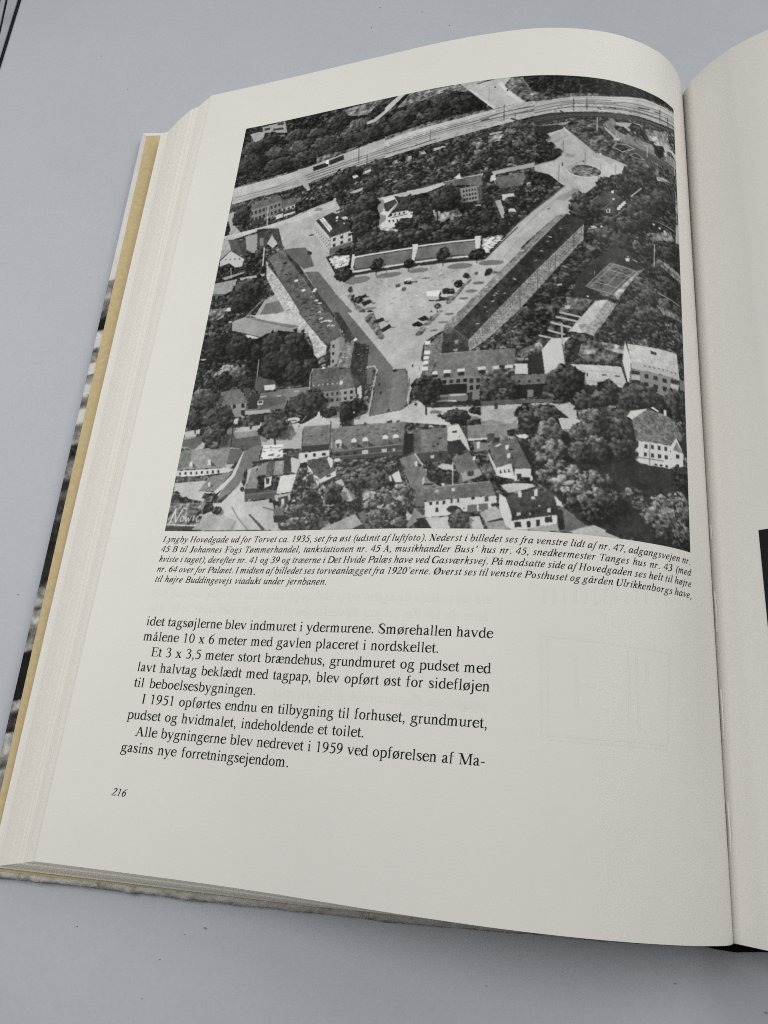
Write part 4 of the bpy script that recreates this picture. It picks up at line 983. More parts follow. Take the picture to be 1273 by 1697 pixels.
P 60 r 411.1,285.6 424.9,285 434.2,310.7 425.8,309.2
P 178 n 396.8,318.5 427.9,316.7 430.1,326.7 398.8,330
W 45 3 1 .4 .6 398.4,319.4 427.5,317.8 428.8,325.7 400,327.6
L 1.5 50 397.5,329.7 430.2,327
L 1.2 50 390,325.2 405.2,295.9
W 60 3 1 .4 .6 388.1,332.9 414.5,334.4 415.4,344 390.4,342.7
P 155 v 367,345 400.2,356.2 420.2,364.7 416.6,370.3 378.1,357.4
P 122 n 535.8,279.2 574.6,276.5 583.2,312.6 543.6,316.8
W 38 5 3 .5 .55 541.2,282.4 569.7,279.7 574.2,311.6 544.7,313.8
P 70 n 570.9,279.8 581.2,279.3 583.2,312.6 577,315
P 150 g 608.9,317.6 620.3,316.1 633.8,360 625.1,361
L 1.1 80 605.1,317.8 620,360.6
P 58 r 616.8,288.3 642.8,288.3 647.7,302 622.1,302.6
P 172 n 622.1,303.2 646,302.5 643.5,317.8 624.1,318.9
P 172 n 636.5,339.5 648.4,338 653.9,349.5 638.1,347.5
P 120 v 484,325.1 510.9,332 522.3,346 510.1,356.9 491.3,351.1
P 130 v 511.1,335.2 536.7,329.2 548.7,352.2 523,355.3
P 140 n 569.8,323.6 583.9,323.5 584.1,327.6 571.3,326.9
C 46 335.9,282.7 27,27.1
C 44 334.5,321.4 29.7,20
C 42 505.7,299.9 33.7,33.8
L 2.9 38 492.9,324.8 497,356.6
C 48 450.4,310.3 19.5,22.7
C 50 466.3,338.2 16.4,16
C 50 424.3,350.3 19.7,12.9
C 48 358.3,379.9 31.8,22.6
C 52 397,380.1 28.4,19.2
C 50 440.7,381 24.8,18.9
C 54 477.2,370.9 24.3,15.7
C 52 509.4,381.3 23.8,15.5
C 54 539.4,366.5 23.5,17
C 52 563.9,350.8 18.1,17.1
C 50 573.7,385.4 20.4,13.7
C 54 601.1,378.7 22.8,18.3
C 50 594,344.6 15.3,21.7
C 52 620.9,377.3 15.1,15.2
C 50 640.7,323.9 12.6,12.4
C 48 328.9,346.2 20.7,19.8
C 50 644.8,357.7 15,12.2
P 158 g 656.2,376.3 662.8,370.5 666.1,444.7 662,446 527,607.3 498.7,624.6 418.9,617.1 338.7,523.5 331,459.1 570.7,455.3 597.9,453.5
L 2.5 58 657.8,382.3 599.1,451.6
L 3.7 188 325.7,414.5 450.2,411.6
L 3.5 188 459.3,409.5 576.4,406.8
P 92 g 326.1,418.4 449.3,416 449.4,446.3 393.2,447.2 329.7,448.2
P 94 g 457.6,414.2 576.6,410.3 576.6,430.6 567.4,441.7 458.5,445.1
L 2.6 55 457.1,442.9 557.2,440.7
L 2.7 60 329.3,445.1 368.4,445.9
P 182 n 448.1,403.6 461,404 460.9,411.6 456,445.8 449.2,443.3 450.4,410.7
P 182 n 574.1,399.3 586.7,399.2 586.5,428.5 577.8,429.3
L 3.9 182 330,450.4 437.7,447.8
L 3.7 182 458.7,447 568.8,444.7
P 44 n 330.3,452.9 361,454.5 441.9,451.4 570.3,447.7 595.2,449.2 598.5,454.7 570.8,455.6 458.2,455.2 331.1,459.8
P 45 w 586.1,401.6 633.3,399.7 634.7,403.8 599.9,445.8 589.3,434.6
P 125 v 589.5,405.5 624.7,400 632.2,402.6 599.7,441.3 591.1,431.8
N 195 60 2.5 589.5,405.5 624.7,400 632.2,402.6 599.7,441.3 591.1,431.8
E 108 n 343.7,471.7 22.8,8.1
E 102 n 405,469.5 27.1,6.1
E 106 n 467.1,467.2 20.7,5.4
E 102 n 549.4,466 24.9,6.5
E 100 n 609.7,463.2 24.2,5.9
L 1.5 40 376.6,450.7 378.3,466.8
L 1.4 40 445.5,454.8 446.6,467
L 1.4 40 514.8,451.3 515.8,463.8
L 1.4 40 581.7,451.7 582.3,462
C 44 377.5,441.2 13,15
C 40 446.5,448.3 10.8,10.4
C 46 514.2,437.2 14.3,17.5
C 40 581,441.3 13.8,13.7
L 1.2 80 399.8,458.8 400.9,469.4
L 1.1 90 491.3,459 492,466.5
E 90 n 483.9,487.2 8.4,1.8
P 188 n 438.3,483.1 454,481.2 456.6,490.5 440.5,491.4
P 42 n 439.2,489.1 453.9,488.6 455.8,497.7 440.5,496.4
E 85 n 461,493.1 6.4,2.7
P 75 n 421.7,494.7 430.6,493 433.4,500.2 424.3,501.9
P 180 n 424.1,501.9 434.1,500.8 435.7,507 425.8,509.8
E 82 n 440.6,506.9 4.8,4.8
P 42 n 511.4,529.9 516.1,519.3 519.2,533.4 537,536.7 537.4,542.1 496.6,541 492.5,537.8
P 200 n 486.9,517.4 515.5,517.5 512.5,531.1 488.9,528.2
P 160 n 489.4,528.5 512.5,531.1 514.2,538.6 493.3,537.6
P 36 n 517.7,514.6 530.3,514.4 542.3,520.6 543.8,528.4 520.7,526.7
E 90 n 536.4,535.5 10.1,2.9
P 38 n 598.3,489.4 601.7,476.5 611.5,475.5 614.4,483.2 608,491.4 600.3,492.9
E 86 n 618.2,485.7 6.9,2.9
E 80 n 582.6,485.4 3.5,4.1
P 40 n 344.8,510 360.9,507.2 365,513.9 349.2,518.9
P 38 n 353.3,526 370.7,520.7 377.6,528.7 359.8,535.8
P 150 n 347.8,506.9 358.6,506 360.4,509.2 348.2,510.5
E 90 n 380.5,531.4 4.1,1.8
E 90 n 366.4,514.8 3.9,1.5
P 96 v 340,534 350.8,532.5 364.7,546.9 364.7,553.9 355.9,552.8 340.7,539.9
P 96 v 364,565 373.2,562.6 417.6,616.9 392.3,614.1
P 70 g 341.4,546 348.9,609.2 381.5,612.9
C 55 346.3,518.5 8.5,7.9
C 60 373.5,553 7.2,6.5
L 1.1 50 374,557.5 375.7,572.1
P 36 n 387.3,573 405.7,566 409.3,574.7 391.1,579.7
P 44 n 394.6,581.6 403.2,579.8 406.4,585.9 397.5,588.6
P 34 n 400.1,588.9 420.7,583.2 424.7,592.3 407.3,601.1
E 90 n 414.7,576.9 4.8,1.7
E 90 n 428.3,593.5 4.2,1.7
E 110 n 373.6,542.8 13.8,3
P 96 v 526.8,546.9 571.1,497.5 575.5,498.4 537.9,548.7 529.1,550.8
P 100 v 472,613.9 513.6,563.7 525.5,562.4 483.5,617.1
E 100 n 588.4,507.4 11.4,3.5
E 102 n 575.7,524.5 11.9,3.4
E 102 n 562,539.7 9.4,2.9
E 102 n 536.2,572.3 9,2.8
E 104 n 526,589.2 9.5,2.5
E 108 n 509.6,605.9 7.5,2.5
E 115 n 423.2,607.7 8,2.3
C 46 563,488.8 6.5,6.4
C 42 550.4,505.9 8.6,8.1
C 48 536.7,522.1 6.1,6.4
C 58 511.5,552.7 6.1,5.2
L 1.1 50 511.8,557 512.9,569.9
P 34 n 484.4,570.6 500.9,562 507.3,572.2 494.6,576.7
P 30 n 474.4,577.7 489.1,571.9 499.4,580 485.7,585.8
P 28 n 464.4,586.3 477.3,582.1 488.5,589.1 483.7,596 466.8,592.7
P 175 n 485.4,587.1 492.8,586.5 492.2,593.4 487.2,594.3
L 0.8 120 610,491.5 660.3,409.2
L 0.5 120 522.4,516.5 530,516.2
L 0.5 110 486.4,569.8 497.4,564.2
L 0.5 110 476.8,576.7 489.2,573.4
L 0.5 105 467.4,585.4 478.8,583.7
L 0.6 120 390.3,572.4 404.5,567.7
L 0.6 110 404.1,588.4 418.7,584.2
L 0.6 120 349.5,510.7 360.3,508.6
L 0.6 115 356.9,525.9 370,521.7
P 172 n 514.6,528.7 523.2,527.4 526.2,531.8 518.2,532.8
N 128 60 2.1 351.9,471.4 572,474.3 496.5,599.3 416.2,591.3
N 178 50 1.8 351.9,471.4 572,474.3 496.5,599.3 416.2,591.3
P 56 w 652,283.8 746.3,283.2 656.1,373.7
L 2.1 88 745,283.2 656.1,375.6
P 156 g 656.2,377 747.7,283.1 807.8,276.6 790.3,302.3 759.8,335 758.9,353 729.7,357.2 659,437.5
P 130 g 725.8,317.5 762.8,288.6 776.4,290.6 744.7,319.8
L 0.9 120 657.2,398.8 697.5,347.7 744.1,299.9
P 40 n 711.9,340.8 717.2,338.1 715.9,342.4
P 49 w 783.5,371.5 758.9,351.4 760.9,325 784.7,299.6 806.5,276.7 1006.2,202.6 1007.2,310.3 1005.8,569.3 667.9,630.1 665,568.5 784.2,409.7
C 56 774.3,323.8 20.3,26.2
C 52 777.4,339.8 19,19.5
C 49 807.2,329.7 19.3,19.6
P 66 r 798.2,315.1 824.7,285.5 851.3,289.9 850.4,301 823.6,321.1
P 64 r 819.5,331.6 840.4,307.9 847.5,342.6 833.6,338.8
P 52 r 841,307.8 850.7,299.1 872.9,303.4 847.5,342.6
L 1.2 140 797.4,316.2 810.9,300.1
L 1.2 130 819.5,331.6 840.4,307.9
L 1.2 140 847.5,343.2 873.8,310.8
P 188 n 837.4,284 842.5,281.9 842.6,288.6 838,289.9
P 188 n 827.1,330.3 835.4,327.1 836.1,336.5 828.3,339.3
P 45 n 829.3,330.9 833.5,329.4 833.8,335.7 829.9,337
P 190 n 849.6,321.1 855.3,317.2 857.1,325 850.8,328.1
P 190 n 853.6,315.5 859.3,311.6 861.2,319.1 854.8,322.2
P 190 n 857.7,309.9 863.4,306.2 865.3,313.4 859.4,316.2
P 190 n 861.8,305 867.1,301.6 868.7,307.9 863.5,311.2
P 180 n 839.2,302.2 844.4,299.8 844.4,304.4 840.4,306
C 52 896.4,312.3 29,30
C 54 925.3,285.7 31.6,20.4
C 49 960,267.9 33.2,27.9
C 49 914.9,329.6 30.2,16.6
C 54 840.7,356.3 23,14.6
C 56 808,390.8 21.8,15.9
C 60 829.9,390.6 22.4,19.1
C 56 869.3,356.3 27.1,16.3
C 47 863.6,399.5 29.4,25.5
C 63 901.7,402.1 22.3,16
C 58 779.4,438.5 23.9,12.5
C 63 798.4,461.3 18.7,12.4
C 58 767,473.9 23.5,12.3
C 60 746.9,496.8 23.3,12.2
C 56 721.8,519.6 23.1,12.1
C 52 694.5,541.4 23,12
C 52 680.7,577.4 20.3,14.8
C 56 971.9,363.1 30.4,20.2
C 52 956.3,396.1 26.2,16.4
C 58 951.8,436.5 29.2,16.1
C 63 904,489.4 34,18.5
C 56 928,504 32.4,18.5
C 54 961.1,470.9 34.1,19.1
C 56 880.6,550 31.9,21
C 60 921.3,548.5 34.7,21.2
C 54 966.5,524.7 33.8,24.9
C 58 891.7,586 35.1,17.7
C 56 939,579.4 35.6,18
C 52 847.7,586.4 19,17.6
C 49 986.4,305.4 30,21
P 130 v 791.6,380.2 807.8,373.3 810.5,377.7 794.4,382.5
E 185 n 818.7,372.4 2.5,2.2
P 165 n 795.6,374.9 803.6,372.3 811.9,376.9 802.4,378.8
E 195 n 930.8,337.9 2.8,2.3
E 190 n 944.7,341.8 3.3,2.3
E 190 n 957.8,344.7 3.1,2.4
E 185 n 968.7,344.7 3.8,2
L 1.7 140 941,328.3 985.2,331.4
P 105 v 911.4,366.8 972.8,339.5 984.1,357.1 936.7,374.3
P 130 v 992.5,222.2 999.9,263.2 994.7,317.7 991.7,285.4
P 150 n 990.3,313.5 1006.3,300.6 1003,353.5 988.2,358.3
P 105 v 935.9,416.7 962.6,419.5 1002.4,429.6 1005.9,450.3 969.1,442.3 938.9,428.5
L 2.4 140 955.6,422.3 1006.7,437
L 2.3 130 937.6,494.8 994,503.8
P 90 v 933.9,523.6 1001.4,528.3 1002.9,540 949.3,540
L 2.6 160 879.8,286.8 903.1,259.8
P 90 v 784.3,412.9 808.5,422.5 803.2,432.7 784.4,422.3
P 46 g 763.4,535 775.2,491.5 808.8,447.6 843.9,413.3 875,419 899.9,450.2 880.7,489.4 847.4,536 804.9,540.1
N 70 20 1.7 775.8,518.8 798.6,473.6 841.1,420.2 869.3,426.7 820.6,531.4
P 96 g 790.1,511.9 838.6,452.1 894.7,458.4 904.3,452.1 880.7,486.3 848.7,533.3
N 60 40 2.5 790.1,511.9 838.6,452.1 894.7,458.4 848.7,533.3
P 145 v 844.6,519.9 892.4,460 910.5,447.1 879.2,487.2 851.5,532.7
L 0.8 172 790.1,511.9 837.3,452.9
L 0.8 172 799.3,512.5 844.2,454.1 893.1,460.8
L 0.8 172 794,513.8 845.9,522.7 893,463
L 0.9 170 808.2,500 852.7,506.2
L 0.9 170 832.7,468.6 878.5,475.1
L 0.9 165 830.9,503.2 853.1,473.4
L 0.9 172 839.1,518 886,460.2
P 60 v 815.1,523.2 841.9,525 844.6,527.4 817.9,528.9
P 180 n 867.1,436.8 876.5,432.8 875,441.7 868.7,442.6
P 150 n 869.3,431.4 875,429.2 875,433.2
L 2.5 140 883.8,435.6 892.5,438
L 2 165 931.6,386 929.8,437.3
L 0.9 150 806.3,475.8 806.5,484.9
E 190 n 794.4,533.3 2.1,1.5
P 160 n 735.6,511.3 746,509.2 744.7,513.8 737.1,515.2
P 172 r 759,613.3 808.8,541.5 831.7,535.1 790.5,606.7 781.7,607.6 775.4,610.5
P 140 t 790.5,606.7 831.7,535.1 850.7,541.3 826.4,584 804.9,617.2 782.5,607.5
L 0.8 170 790.5,606.7 831.7,535.7
L 1.1 60 831.3,536.3 851.5,541.8
P 120 t 795.6,599.6 831.7,577.3 826.4,585.5 806.1,615.9
P 100 v 753.1,538.7 802.3,539.9 789.7,565.1 758.9,562.2
L 1.1 85 755.7,538 804.9,540.1
P 155 n 751.6,557.4 762.5,555 761.5,564.3 752.6,565
L 4.1 158 743.9,572.6 781.1,579.3
L 4.1 160 737.8,582.8 776.2,589.5
L 4.1 165 728.1,595.1 763.8,603.4
L 4 160 723.7,611.9 757.9,620.7
L 4 160 707.8,623.5 735.5,629.4
L 1.4 40 744,576.5 777.2,582.6
L 3.3 158 747.1,596 748.6,628.6
P 60 v 697.9,565.3 743.1,545.4 751.1,556.8 724.1,588 695.1,618.2
P 116 t 528,608 529.4,596.3 597.1,520 661.8,441.4 729.1,356.8 748.8,349.9 665,460.7 555.8,592.9 543.3,611.7
N 180 14 2.5 533,597.9 661.9,444.2 733.7,356.5 739.7,361.9 664.8,458 555.3,586.3
P 46 r 543.3,611.7 555.8,592.9 665,460.7 748.8,349.9 783.1,361 783.4,373.7 667.5,517.5 575.6,631.7
N 170 22 2.1 567.8,600.2 665.8,478.4 740,373.2 763.5,378.5 666.7,498.7 580.1,613.9
P 124 t 575.7,633 667.6,518.8 783.4,372.3 784,407.2 669.8,567.6 614.9,628.3 580.6,654.9
W 80 50 4 .5 .5 579.2,634.4 781.1,378.1 781.7,406.1 581.6,652.4
L 1.5 70 667.6,520.1 669.8,567.6
L 1.5 70 698.9,482.4 700.5,525.2
L 1.5 70 730.6,443.2 731.7,478.5
L 1.5 70 765.2,399.3 765.8,427
L 1.2 150 528,608 555.8,592.9 748.8,349.9
P 158 g 318.5,544.7 523.5,568.1 490.7,637.8 489.3,674.5 466.4,688.5 436.7,683.4 387.7,622.4
P 96 v 363.6,564.5 372.4,554.4 382.7,554.3 411.9,611.5 407.4,617 400.8,614.4
P 100 v 472.8,612.3 499.9,574.2 511.5,568.4 518.8,570.4 486.3,613.5 476.9,617.5
P 36 n 386,572.2 403.3,566 407.9,574 391.9,579
P 34 n 401.2,594 419,582.8 423.7,591.1 406.9,600
E 95 n 426.3,591.9 4.6,1.7
E 92 n 413.3,576.7 4.1,1.7
P 34 n 474.6,577.3 489.8,571.2 498,580.8 484.9,584.3
P 30 n 464.5,588.6 476.3,582.9 488,590.8 482.3,595.6 467.4,593.4
E 104 n 525.1,589.3 9.2,2.4
E 106 n 509.7,606.1 7.7,2.2
P 90 g 307.7,543.3 326.7,545.8 387.4,619.7 436.4,680.8 444.2,684 461.1,684.1 468.8,709.4 470.8,755.5 462.2,770 400,778.8 403.3,730 405.9,677.9 396.9,671.7 382.8,670.4 381.8,627.2 339.2,606
P 106 g 437.2,688.7 458.9,685.7 467.4,709.3 469.4,755.4 457.2,768.5 436,772.1 436.8,732.7
P 96 g 412.6,689 437.2,688.7 436.8,732.7 433.4,770.7 412.1,776.7
P 168 g 469.8,673 484.1,670.2 493.5,669.6 494.6,695.6 485.7,715.7 475.1,730.3 474.1,765.7 470.4,755.4 469.3,714.6 465.2,688.4
P 166 g 473.6,760.6 491.3,751.6 511.4,767.7 539.2,768.9 626.9,768.8 628.1,788.3 553.3,805 471.7,795.5 369.5,793.9 368,781.1 400,778.8 462.2,770
L 3.7 152 382.7,673.5 397.1,673.1 403.8,681.6 401,709 398.7,739.9 396.6,770.5 383,782.2
P 90 g 383.2,678.3 394.9,676.9 396.2,711.1 384.8,710.1
P 160 g 365.4,780.9 396.6,770.5 400,778.8 381.1,787.1
L 0.8 150 428.9,726.9 445.7,724.4
E 40 n 440,686.4 4,3.7
E 165 n 437.8,682.2 2.5,2.1
E 40 n 436.2,769.5 2.2,3.1
E 50 n 416.5,731.1 2.2,3.7
E 48 n 412.1,713.1 2.3,4.2
E 52 n 404.2,692.2 1.5,3.2
E 48 n 401.7,721.6 1.5,3.7
E 60 n 394.7,742.1 2.3,3.1
E 40 n 474.7,678.7 1.2,3.7
L 1.3 110 487.9,681.7 488.6,689.5
L 1.5 60 470.4,704.3 471.8,730
L 0.7 90 471.6,730 472.8,761.9
P 52 r 527.9,610.1 546.5,604.2 577.1,631.6 576.8,653.8 527.6,656.8
L 1.3 95 546.5,604.7 576.7,631.6
P 130 n 550.7,630.1 557.7,629.3 558.3,637.2 552.4,638.1
P 130 n 549.7,648.5 557.8,648.1 558.1,652.9 550.7,653
P 104 t 527.9,610.1 527.6,656.8 514,686.6 510.5,701.8 495,699.6 494.4,638.1 504.8,633.6
P 92 t 527.8,608.8 543.7,599.2 546.5,604.7 543.7,615.2 531.8,614.4
P 190 n 493.8,628.6 504.8,628 505.4,635.2 494.5,635.8
P 190 n 494.2,649.2 505.4,648.8 506,656.4 494.9,656.9
P 190 n 494.2,660.6 504.7,659.9 504.2,666.8 494.4,667.4
P 190 n 493.6,670.6 504.5,669.6 505.1,677.2 493.8,678.3
P 188 n 493.5,683.1 504.7,683.1 505.3,690.1 494.2,690.8
L 1 55 494.5,636.6 504.2,640.2
L 1 55 494.9,657.7 504.7,659.4
L 1 55 494.4,668.1 504.3,669.8
P 107 r 525.8,658.3 622.5,653.5 625.5,706.6 518.4,712 513.1,699.9
L 1.2 140 527,657.8 622.5,653.5
P 186 n 513.4,693.8 523.4,692.9 524,700.1 514,700.5
P 40 n 514,701 524,700.6 523.8,706.5 514.6,707.2
P 186 n 534.3,692.4 548.3,691.6 549,698.3 535.6,699
P 42 n 536.1,699.5 548.1,698.7 548.3,707 535.5,707.8
P 186 n 560,691.2 574,690 574.6,696.4 561.3,697.4
P 42 n 562.4,697.9 573.8,696.9 574.3,704.5 562.9,705
P 186 n 597.8,688.6 612,687.6 613.1,694.2 598.9,695
P 42 n 600.1,695.3 612.3,694.7 612.7,701.7 601,702.5
P 112 n 531.2,711.2 625.5,706.6 628.2,754 534.6,754.3
L 1 130 531.3,711.5 625.5,707.1
W 36 4 1 .55 .75 532,711.8 582.9,710.4 583.5,720.1 532.7,721.4
W 36 3 2 .55 .6 581.5,709.4 618.9,707.7 620.6,736.6 583.4,737.7
P 36 n 532.2,723 580.5,722 582,743.6 534.1,746.8
P 158 n 532.5,742.9 580.4,741.5 580.7,745.5 532.9,747.7
P 100 n 534.1,747.8 580.7,745.5 582.7,756.8 534.8,756.3
P 45 n 582.7,740.6 591.6,739.6 592.6,755.8 583.8,756.6
P 176 n 526.7,756.4 539.1,753.5 563.3,754.9 563.5,757.9
P 45 g 529.1,757.2 581.5,757.9 626.2,755.3 626.5,761.5 539.1,767.7
P 138 n 296.4,601 317.4,599.4 323.1,607 318.3,658.5 305.1,668.1
W 40 1 3 .35 .42 297.7,611 311,611.1 314.6,660.8 304.4,662.5
P 110 t 318.4,669.4 328.6,615.8 349.5,615.5 346.9,669.4
P 118 n 314.9,600.5 322.6,598.6 329.7,613.3 320.6,645.2
N 185 10 2.2 318.5,628.5 340.6,617.2 346.6,666.8 325.9,667.3
P 50 r 349.5,614.9 382,626.7 379.9,707.1 374.6,709.7 349.9,683.1 346.9,669.4
N 170 14 1.1 354.4,624.2 378.2,629.5 375.1,690.8 357.7,673.2
P 93 r 305.9,674.1 346.8,672.7 363.2,716 311.7,718.2
E 185 n 330.9,702.7 4.7,4.9
L 1.1 60 305.9,673.6 346,672.6
P 138 n 311.7,718.2 362.8,716.6 368,739.9 315.5,747.4
L 0.8 170 311.7,718.2 362.8,716.6
W 45 4 2 .45 .5 311.9,719.5 361.7,718.1 364.6,742.3 315.3,746.1
P 172 n 366.8,717.7 375.3,711.4 379.4,738.3 370.5,742.8
W 50 1 1 .5 .5 366.5,726.8 373,727.4 374.5,740.5 368,739.9
P 68 r 348.5,682.9 374.6,709.7 366.8,717.7 363.2,716
P 50 n 375.4,712 381.3,702 381.2,722.8 379.4,738.3
N 185 12 1.7 289.3,546.5 311,569.1 330.9,602.3 322.6,598.6 291.9,566.8
E 190 n 350.6,609.5 4.2,3.4
P 90 t 290,552.3 312.8,583.5 332,610.7 314.6,597.7 296,598.3
P 52 r 296.7,541.9 307.7,543.3 349.8,607.2 334.7,611
P 46 w 315.3,746.1 363.5,743.5 379.8,743.6 379.1,758.9 368,781.1 339,791.8 321.4,793.2
C 52 335.8,765.9 31,18.4
C 42 369.6,753 15.3,13.1
E 175 n 366.4,768.2 1.8,2.3
L 3.4 40 507.4,762.4 509.4,781.3
C 46 504.9,733.5 27.9,30.7
C 50 511.8,717.3 18.9,12.9
P 120 v 514.1,771.6 539.8,776.4 535.5,781.1 517.1,780.3
C 46 565.6,787.1 29.4,14.8
C 46 603.1,778.2 17.8,7.9
L 1.9 40 573.2,799.5 573.6,805.5
C 62 615.8,731.5 13.4,27.5
P 42 w -6.2,568.5 66.3,557.1 134,580.5 149.9,572.2 192.4,571.6 235.7,582.7 264.8,633.7 278.4,654.4 254.8,695.7 198.4,699.3 145.4,681.4 117.3,649.4 40.7,637.3 1.5,657.9 -7.6,598.5
P 50 w 0.1,622.7 54.2,632.5 117.3,649.4 146.1,685.7 133,706.8 64.4,701.8 1.6,715.4 -0.8,675.2
P 166 t 186.9,527.3 217.2,531.4 250.9,573.1 290.9,618.5 290.6,636.5 274.2,643.5 264.8,633.7 258.9,610.8 244.2,583.7 212.6,556.8
N 130 30 1.8 210.4,542 253.3,590.5 287.8,625.1 270.3,634.3 254.1,596.1 218.6,560.5
P 88 r 217.2,531.4 287.3,540.6 313.3,575.1 316.5,600.6 290.1,612.9 276.9,604.4
N 60 26 2.3 229.3,538.7 279.8,545.3 309.7,588.6 282,602.2
N 185 12 2.3 257.6,542.4 298.3,562 309.7,588.6 283.3,571.4
L 2.1 75 217.2,531.4 250.5,570.3 288.6,611.3
P 172 g 101.2,523.5 188.4,527.5 221.3,559.5 126.1,533.4
P 138 g 64.8,533 89.9,526 223.4,563.9 217.2,568.9 149.9,572.2 133.7,578.4 97.3,567.7 63.7,550.8
P 110 g 89.9,526 223.4,563.9 205.7,566.9 127.2,540.1
L 1.5 60 69.2,557.3 133.8,579
P 178 n 93,568.7 109.4,571 134,580.5 122.8,582.2 105,578.7
C 38 36.4,584 35.7,24.6
C 40 91,597.8 32.4,30.2
C 36 133.4,610.9 17.5,26.8
C 40 172,603.7 31.9,32.5
C 38 173.7,649.3 25.8,31.8
C 40 213.6,619.8 31.1,43.5
C 38 229.3,668.7 25,28.2
C 40 20.8,609.4 23.7,18.3
C 45 252.7,662.8 16.5,22.5
C 88 82.3,660.6 40.7,23
C 42 67.7,673.7 20.9,17.6
C 42 123.3,683.7 24.4,15
C 60 34,677.2 11.6,11.8
E 175 n 56.8,533.9 4.2,1.9
E 165 n 10,621 7.1,1.8
L 1.8 155 141,631.7 145.8,696.7
P 75 g 140.9,671.3 184.9,683.8 196,701.2 155.6,708.7 142.3,696.4
P 186 n 163.7,693.4 188.6,692.9 189.4,704 166.1,704.6
P 105 g 155.8,710 265.5,706.1 268.7,718.4 223.1,736.1 214.4,750.1 129.5,751 135.9,723.6
P 85 g 158,722.6 217.9,719.5 217.6,735.7 162.1,747.4
L 2 130 194,706.5 264.3,706.8
P 48 n 135.8,710.4 158.2,710.2 156.1,744.8 133.3,744.2
L 2 172 159.6,718.4 172.5,717.8
L 2.2 165 197.5,719.9 204.8,720
L 2.2 172 233.5,712.2 243.2,712
P 172 n 154.5,726.4 167.5,726.2 167.9,735.6 155.2,736
P 60 n 156.8,728.5 165,728.1 165.2,732.8 157,732.9
P 152 n 128.9,747.8 185.6,747.9 187.5,754.7 131.8,756.6
P 48 n 133.5,757.5 223.3,754.8 227.6,765.7 161.1,774.2 134.7,764.4
P 95 r 58.6,701.4 108.5,696 133.1,727.4 128.8,730.8 92.6,732.2 51.6,724.1
P 60 n 114.1,695.6 133.8,695.7 134,712.4 130.7,725.9
P 125 n 92.5,731.5 129.9,729.2 131.4,758.7 108.7,759
W 34 2 1 .35 .8 92.2,730.1 131.3,729.3 133.3,741.1 94.3,741.3
P 40 n 120.2,745.7 128.5,745.5 130.4,756 122.1,756
P 125 n 0.6,703.9 16.3,681.9 18.3,699.1 0.1,722.4
P 85 r 266.2,667.4 324.8,666.7 331.3,718.5 271.4,719.2
L 1.4 130 266.2,666.9 324.8,666.7
L 1.9 160 267.2,665.6 263.3,680.2 267.2,718.3
W 170 6 1 .3 .4 268.6,699.6 328.8,698.4 329.8,706.5 269.8,707.8
E 190 n 290.1,666.6 3.8,2.2
P 112 n 271.5,720 331.3,718 335.5,751.7 280.3,754.4
W 40 4 2 .4 .5 290,720.3 331.3,718 334.7,745.1 293.6,747
P 160 g 102.1,784.1 167.8,781.3 169.5,774.8 225.8,770.8 238.4,784.9 313.5,760.3 337.1,764.7 346.6,840.2 1.1,823.6 2.3,788.2
P 122 g 109.9,796.6 175.4,793.8 194,808.1 190.3,818.4 115.8,814.3
P 130 g 4.5,799.1 48.4,795.2 54.3,825.1 1.1,823.6
C 60 29.7,713.9 34.5,23.3
C 44 22.2,761.2 28.5,22.8
C 46 70.9,766.1 34,31
C 44 75.3,804.4 25.2,22.1
C 42 47.4,789.7 19.7,16.8
C 46 258.2,739 35,25.8
C 44 281.1,732.8 21.3,21.6
P 45 w 228.2,752.5 275.8,750.8 294.3,752.3 288.9,770.2 259.8,786.3 233.8,771.4
E 180 n 240.9,774.6 14,5.4
E 110 n 241.1,775.9 9.4,2.1
L 1.9 120 260,778.6 267.7,768.6
P 185 n 290.4,762.5 296.5,759 301.3,765.9 292.8,770.4
C 50 314,764.3 18.3,10.6
L 3.5 40 203.9,803.6 209.1,825.2
C 46 199,780.9 30.1,29.8
L 1.3 50 269.2,779.2 253.8,789.9
E 45 n 149,783.6 2.2,4.9
C 80 134.7,764.4 11.2,8.3
C 75 116.5,771.3 11.2,8.3
P 175 n 109.4,762.8 117.8,763.3 117,774.1 107.1,773.6
L 1.7 40 106,759.9 111.7,822
P 168 n -3.4,788 34.8,782.4 35.6,793.3 0.8,795
L 2.8 40 22.6,780.6 24.8,791.6
P 92 r 265.6,790.7 321.2,789.3 326.9,834 268.2,835.8
P 50 n 263.2,791.8 267,790.8 269.5,835.8 266.9,835.7
P 59 w 668,657.7 728.6,623.9 822.8,593.2 1000.3,540.4 1005.1,746.6 1002.1,802.6 783.8,844.3 755.3,685.7 726,725.6 668.2,727.5
P 100 v 668,657.7 710.5,635.5 717.2,652.9 690,664.5 677.8,671.7
L 3 160 725.2,612.5 753.4,618.6
L 3 160 706.8,623.1 735.1,628.8
P 172 r 759.5,609.2 778.1,594.9 803.5,592.2 791.1,611.6 778.5,612.9
P 140 t 778.1,594.9 819.5,590.1 807,617 786.2,610.3
P 176 n 712.7,653.1 728.8,629.2 750.5,626 763.6,623.2 753.4,636.5 755.1,680.4 720.6,703.5
L 1 140 750.9,640.3 755.1,680.4
P 98 r 602.1,654.6 664.5,650.6 666.7,684.1 604.2,688.4
P 175 n 604.2,687.7 611.9,687.2 612.3,694.3 604.6,694.8
P 178 n 624.5,687.3 636.9,686.4 638.2,693.5 625.8,693.9
P 178 n 647.1,685.8 661.5,684.9 662.7,691.5 648.1,692.5
P 80 v 663.9,670 680.9,669.9 681.2,677 665.9,679.6
P 178 n 665.5,682.4 688.2,682.8 690.3,703.7 666.5,704.1
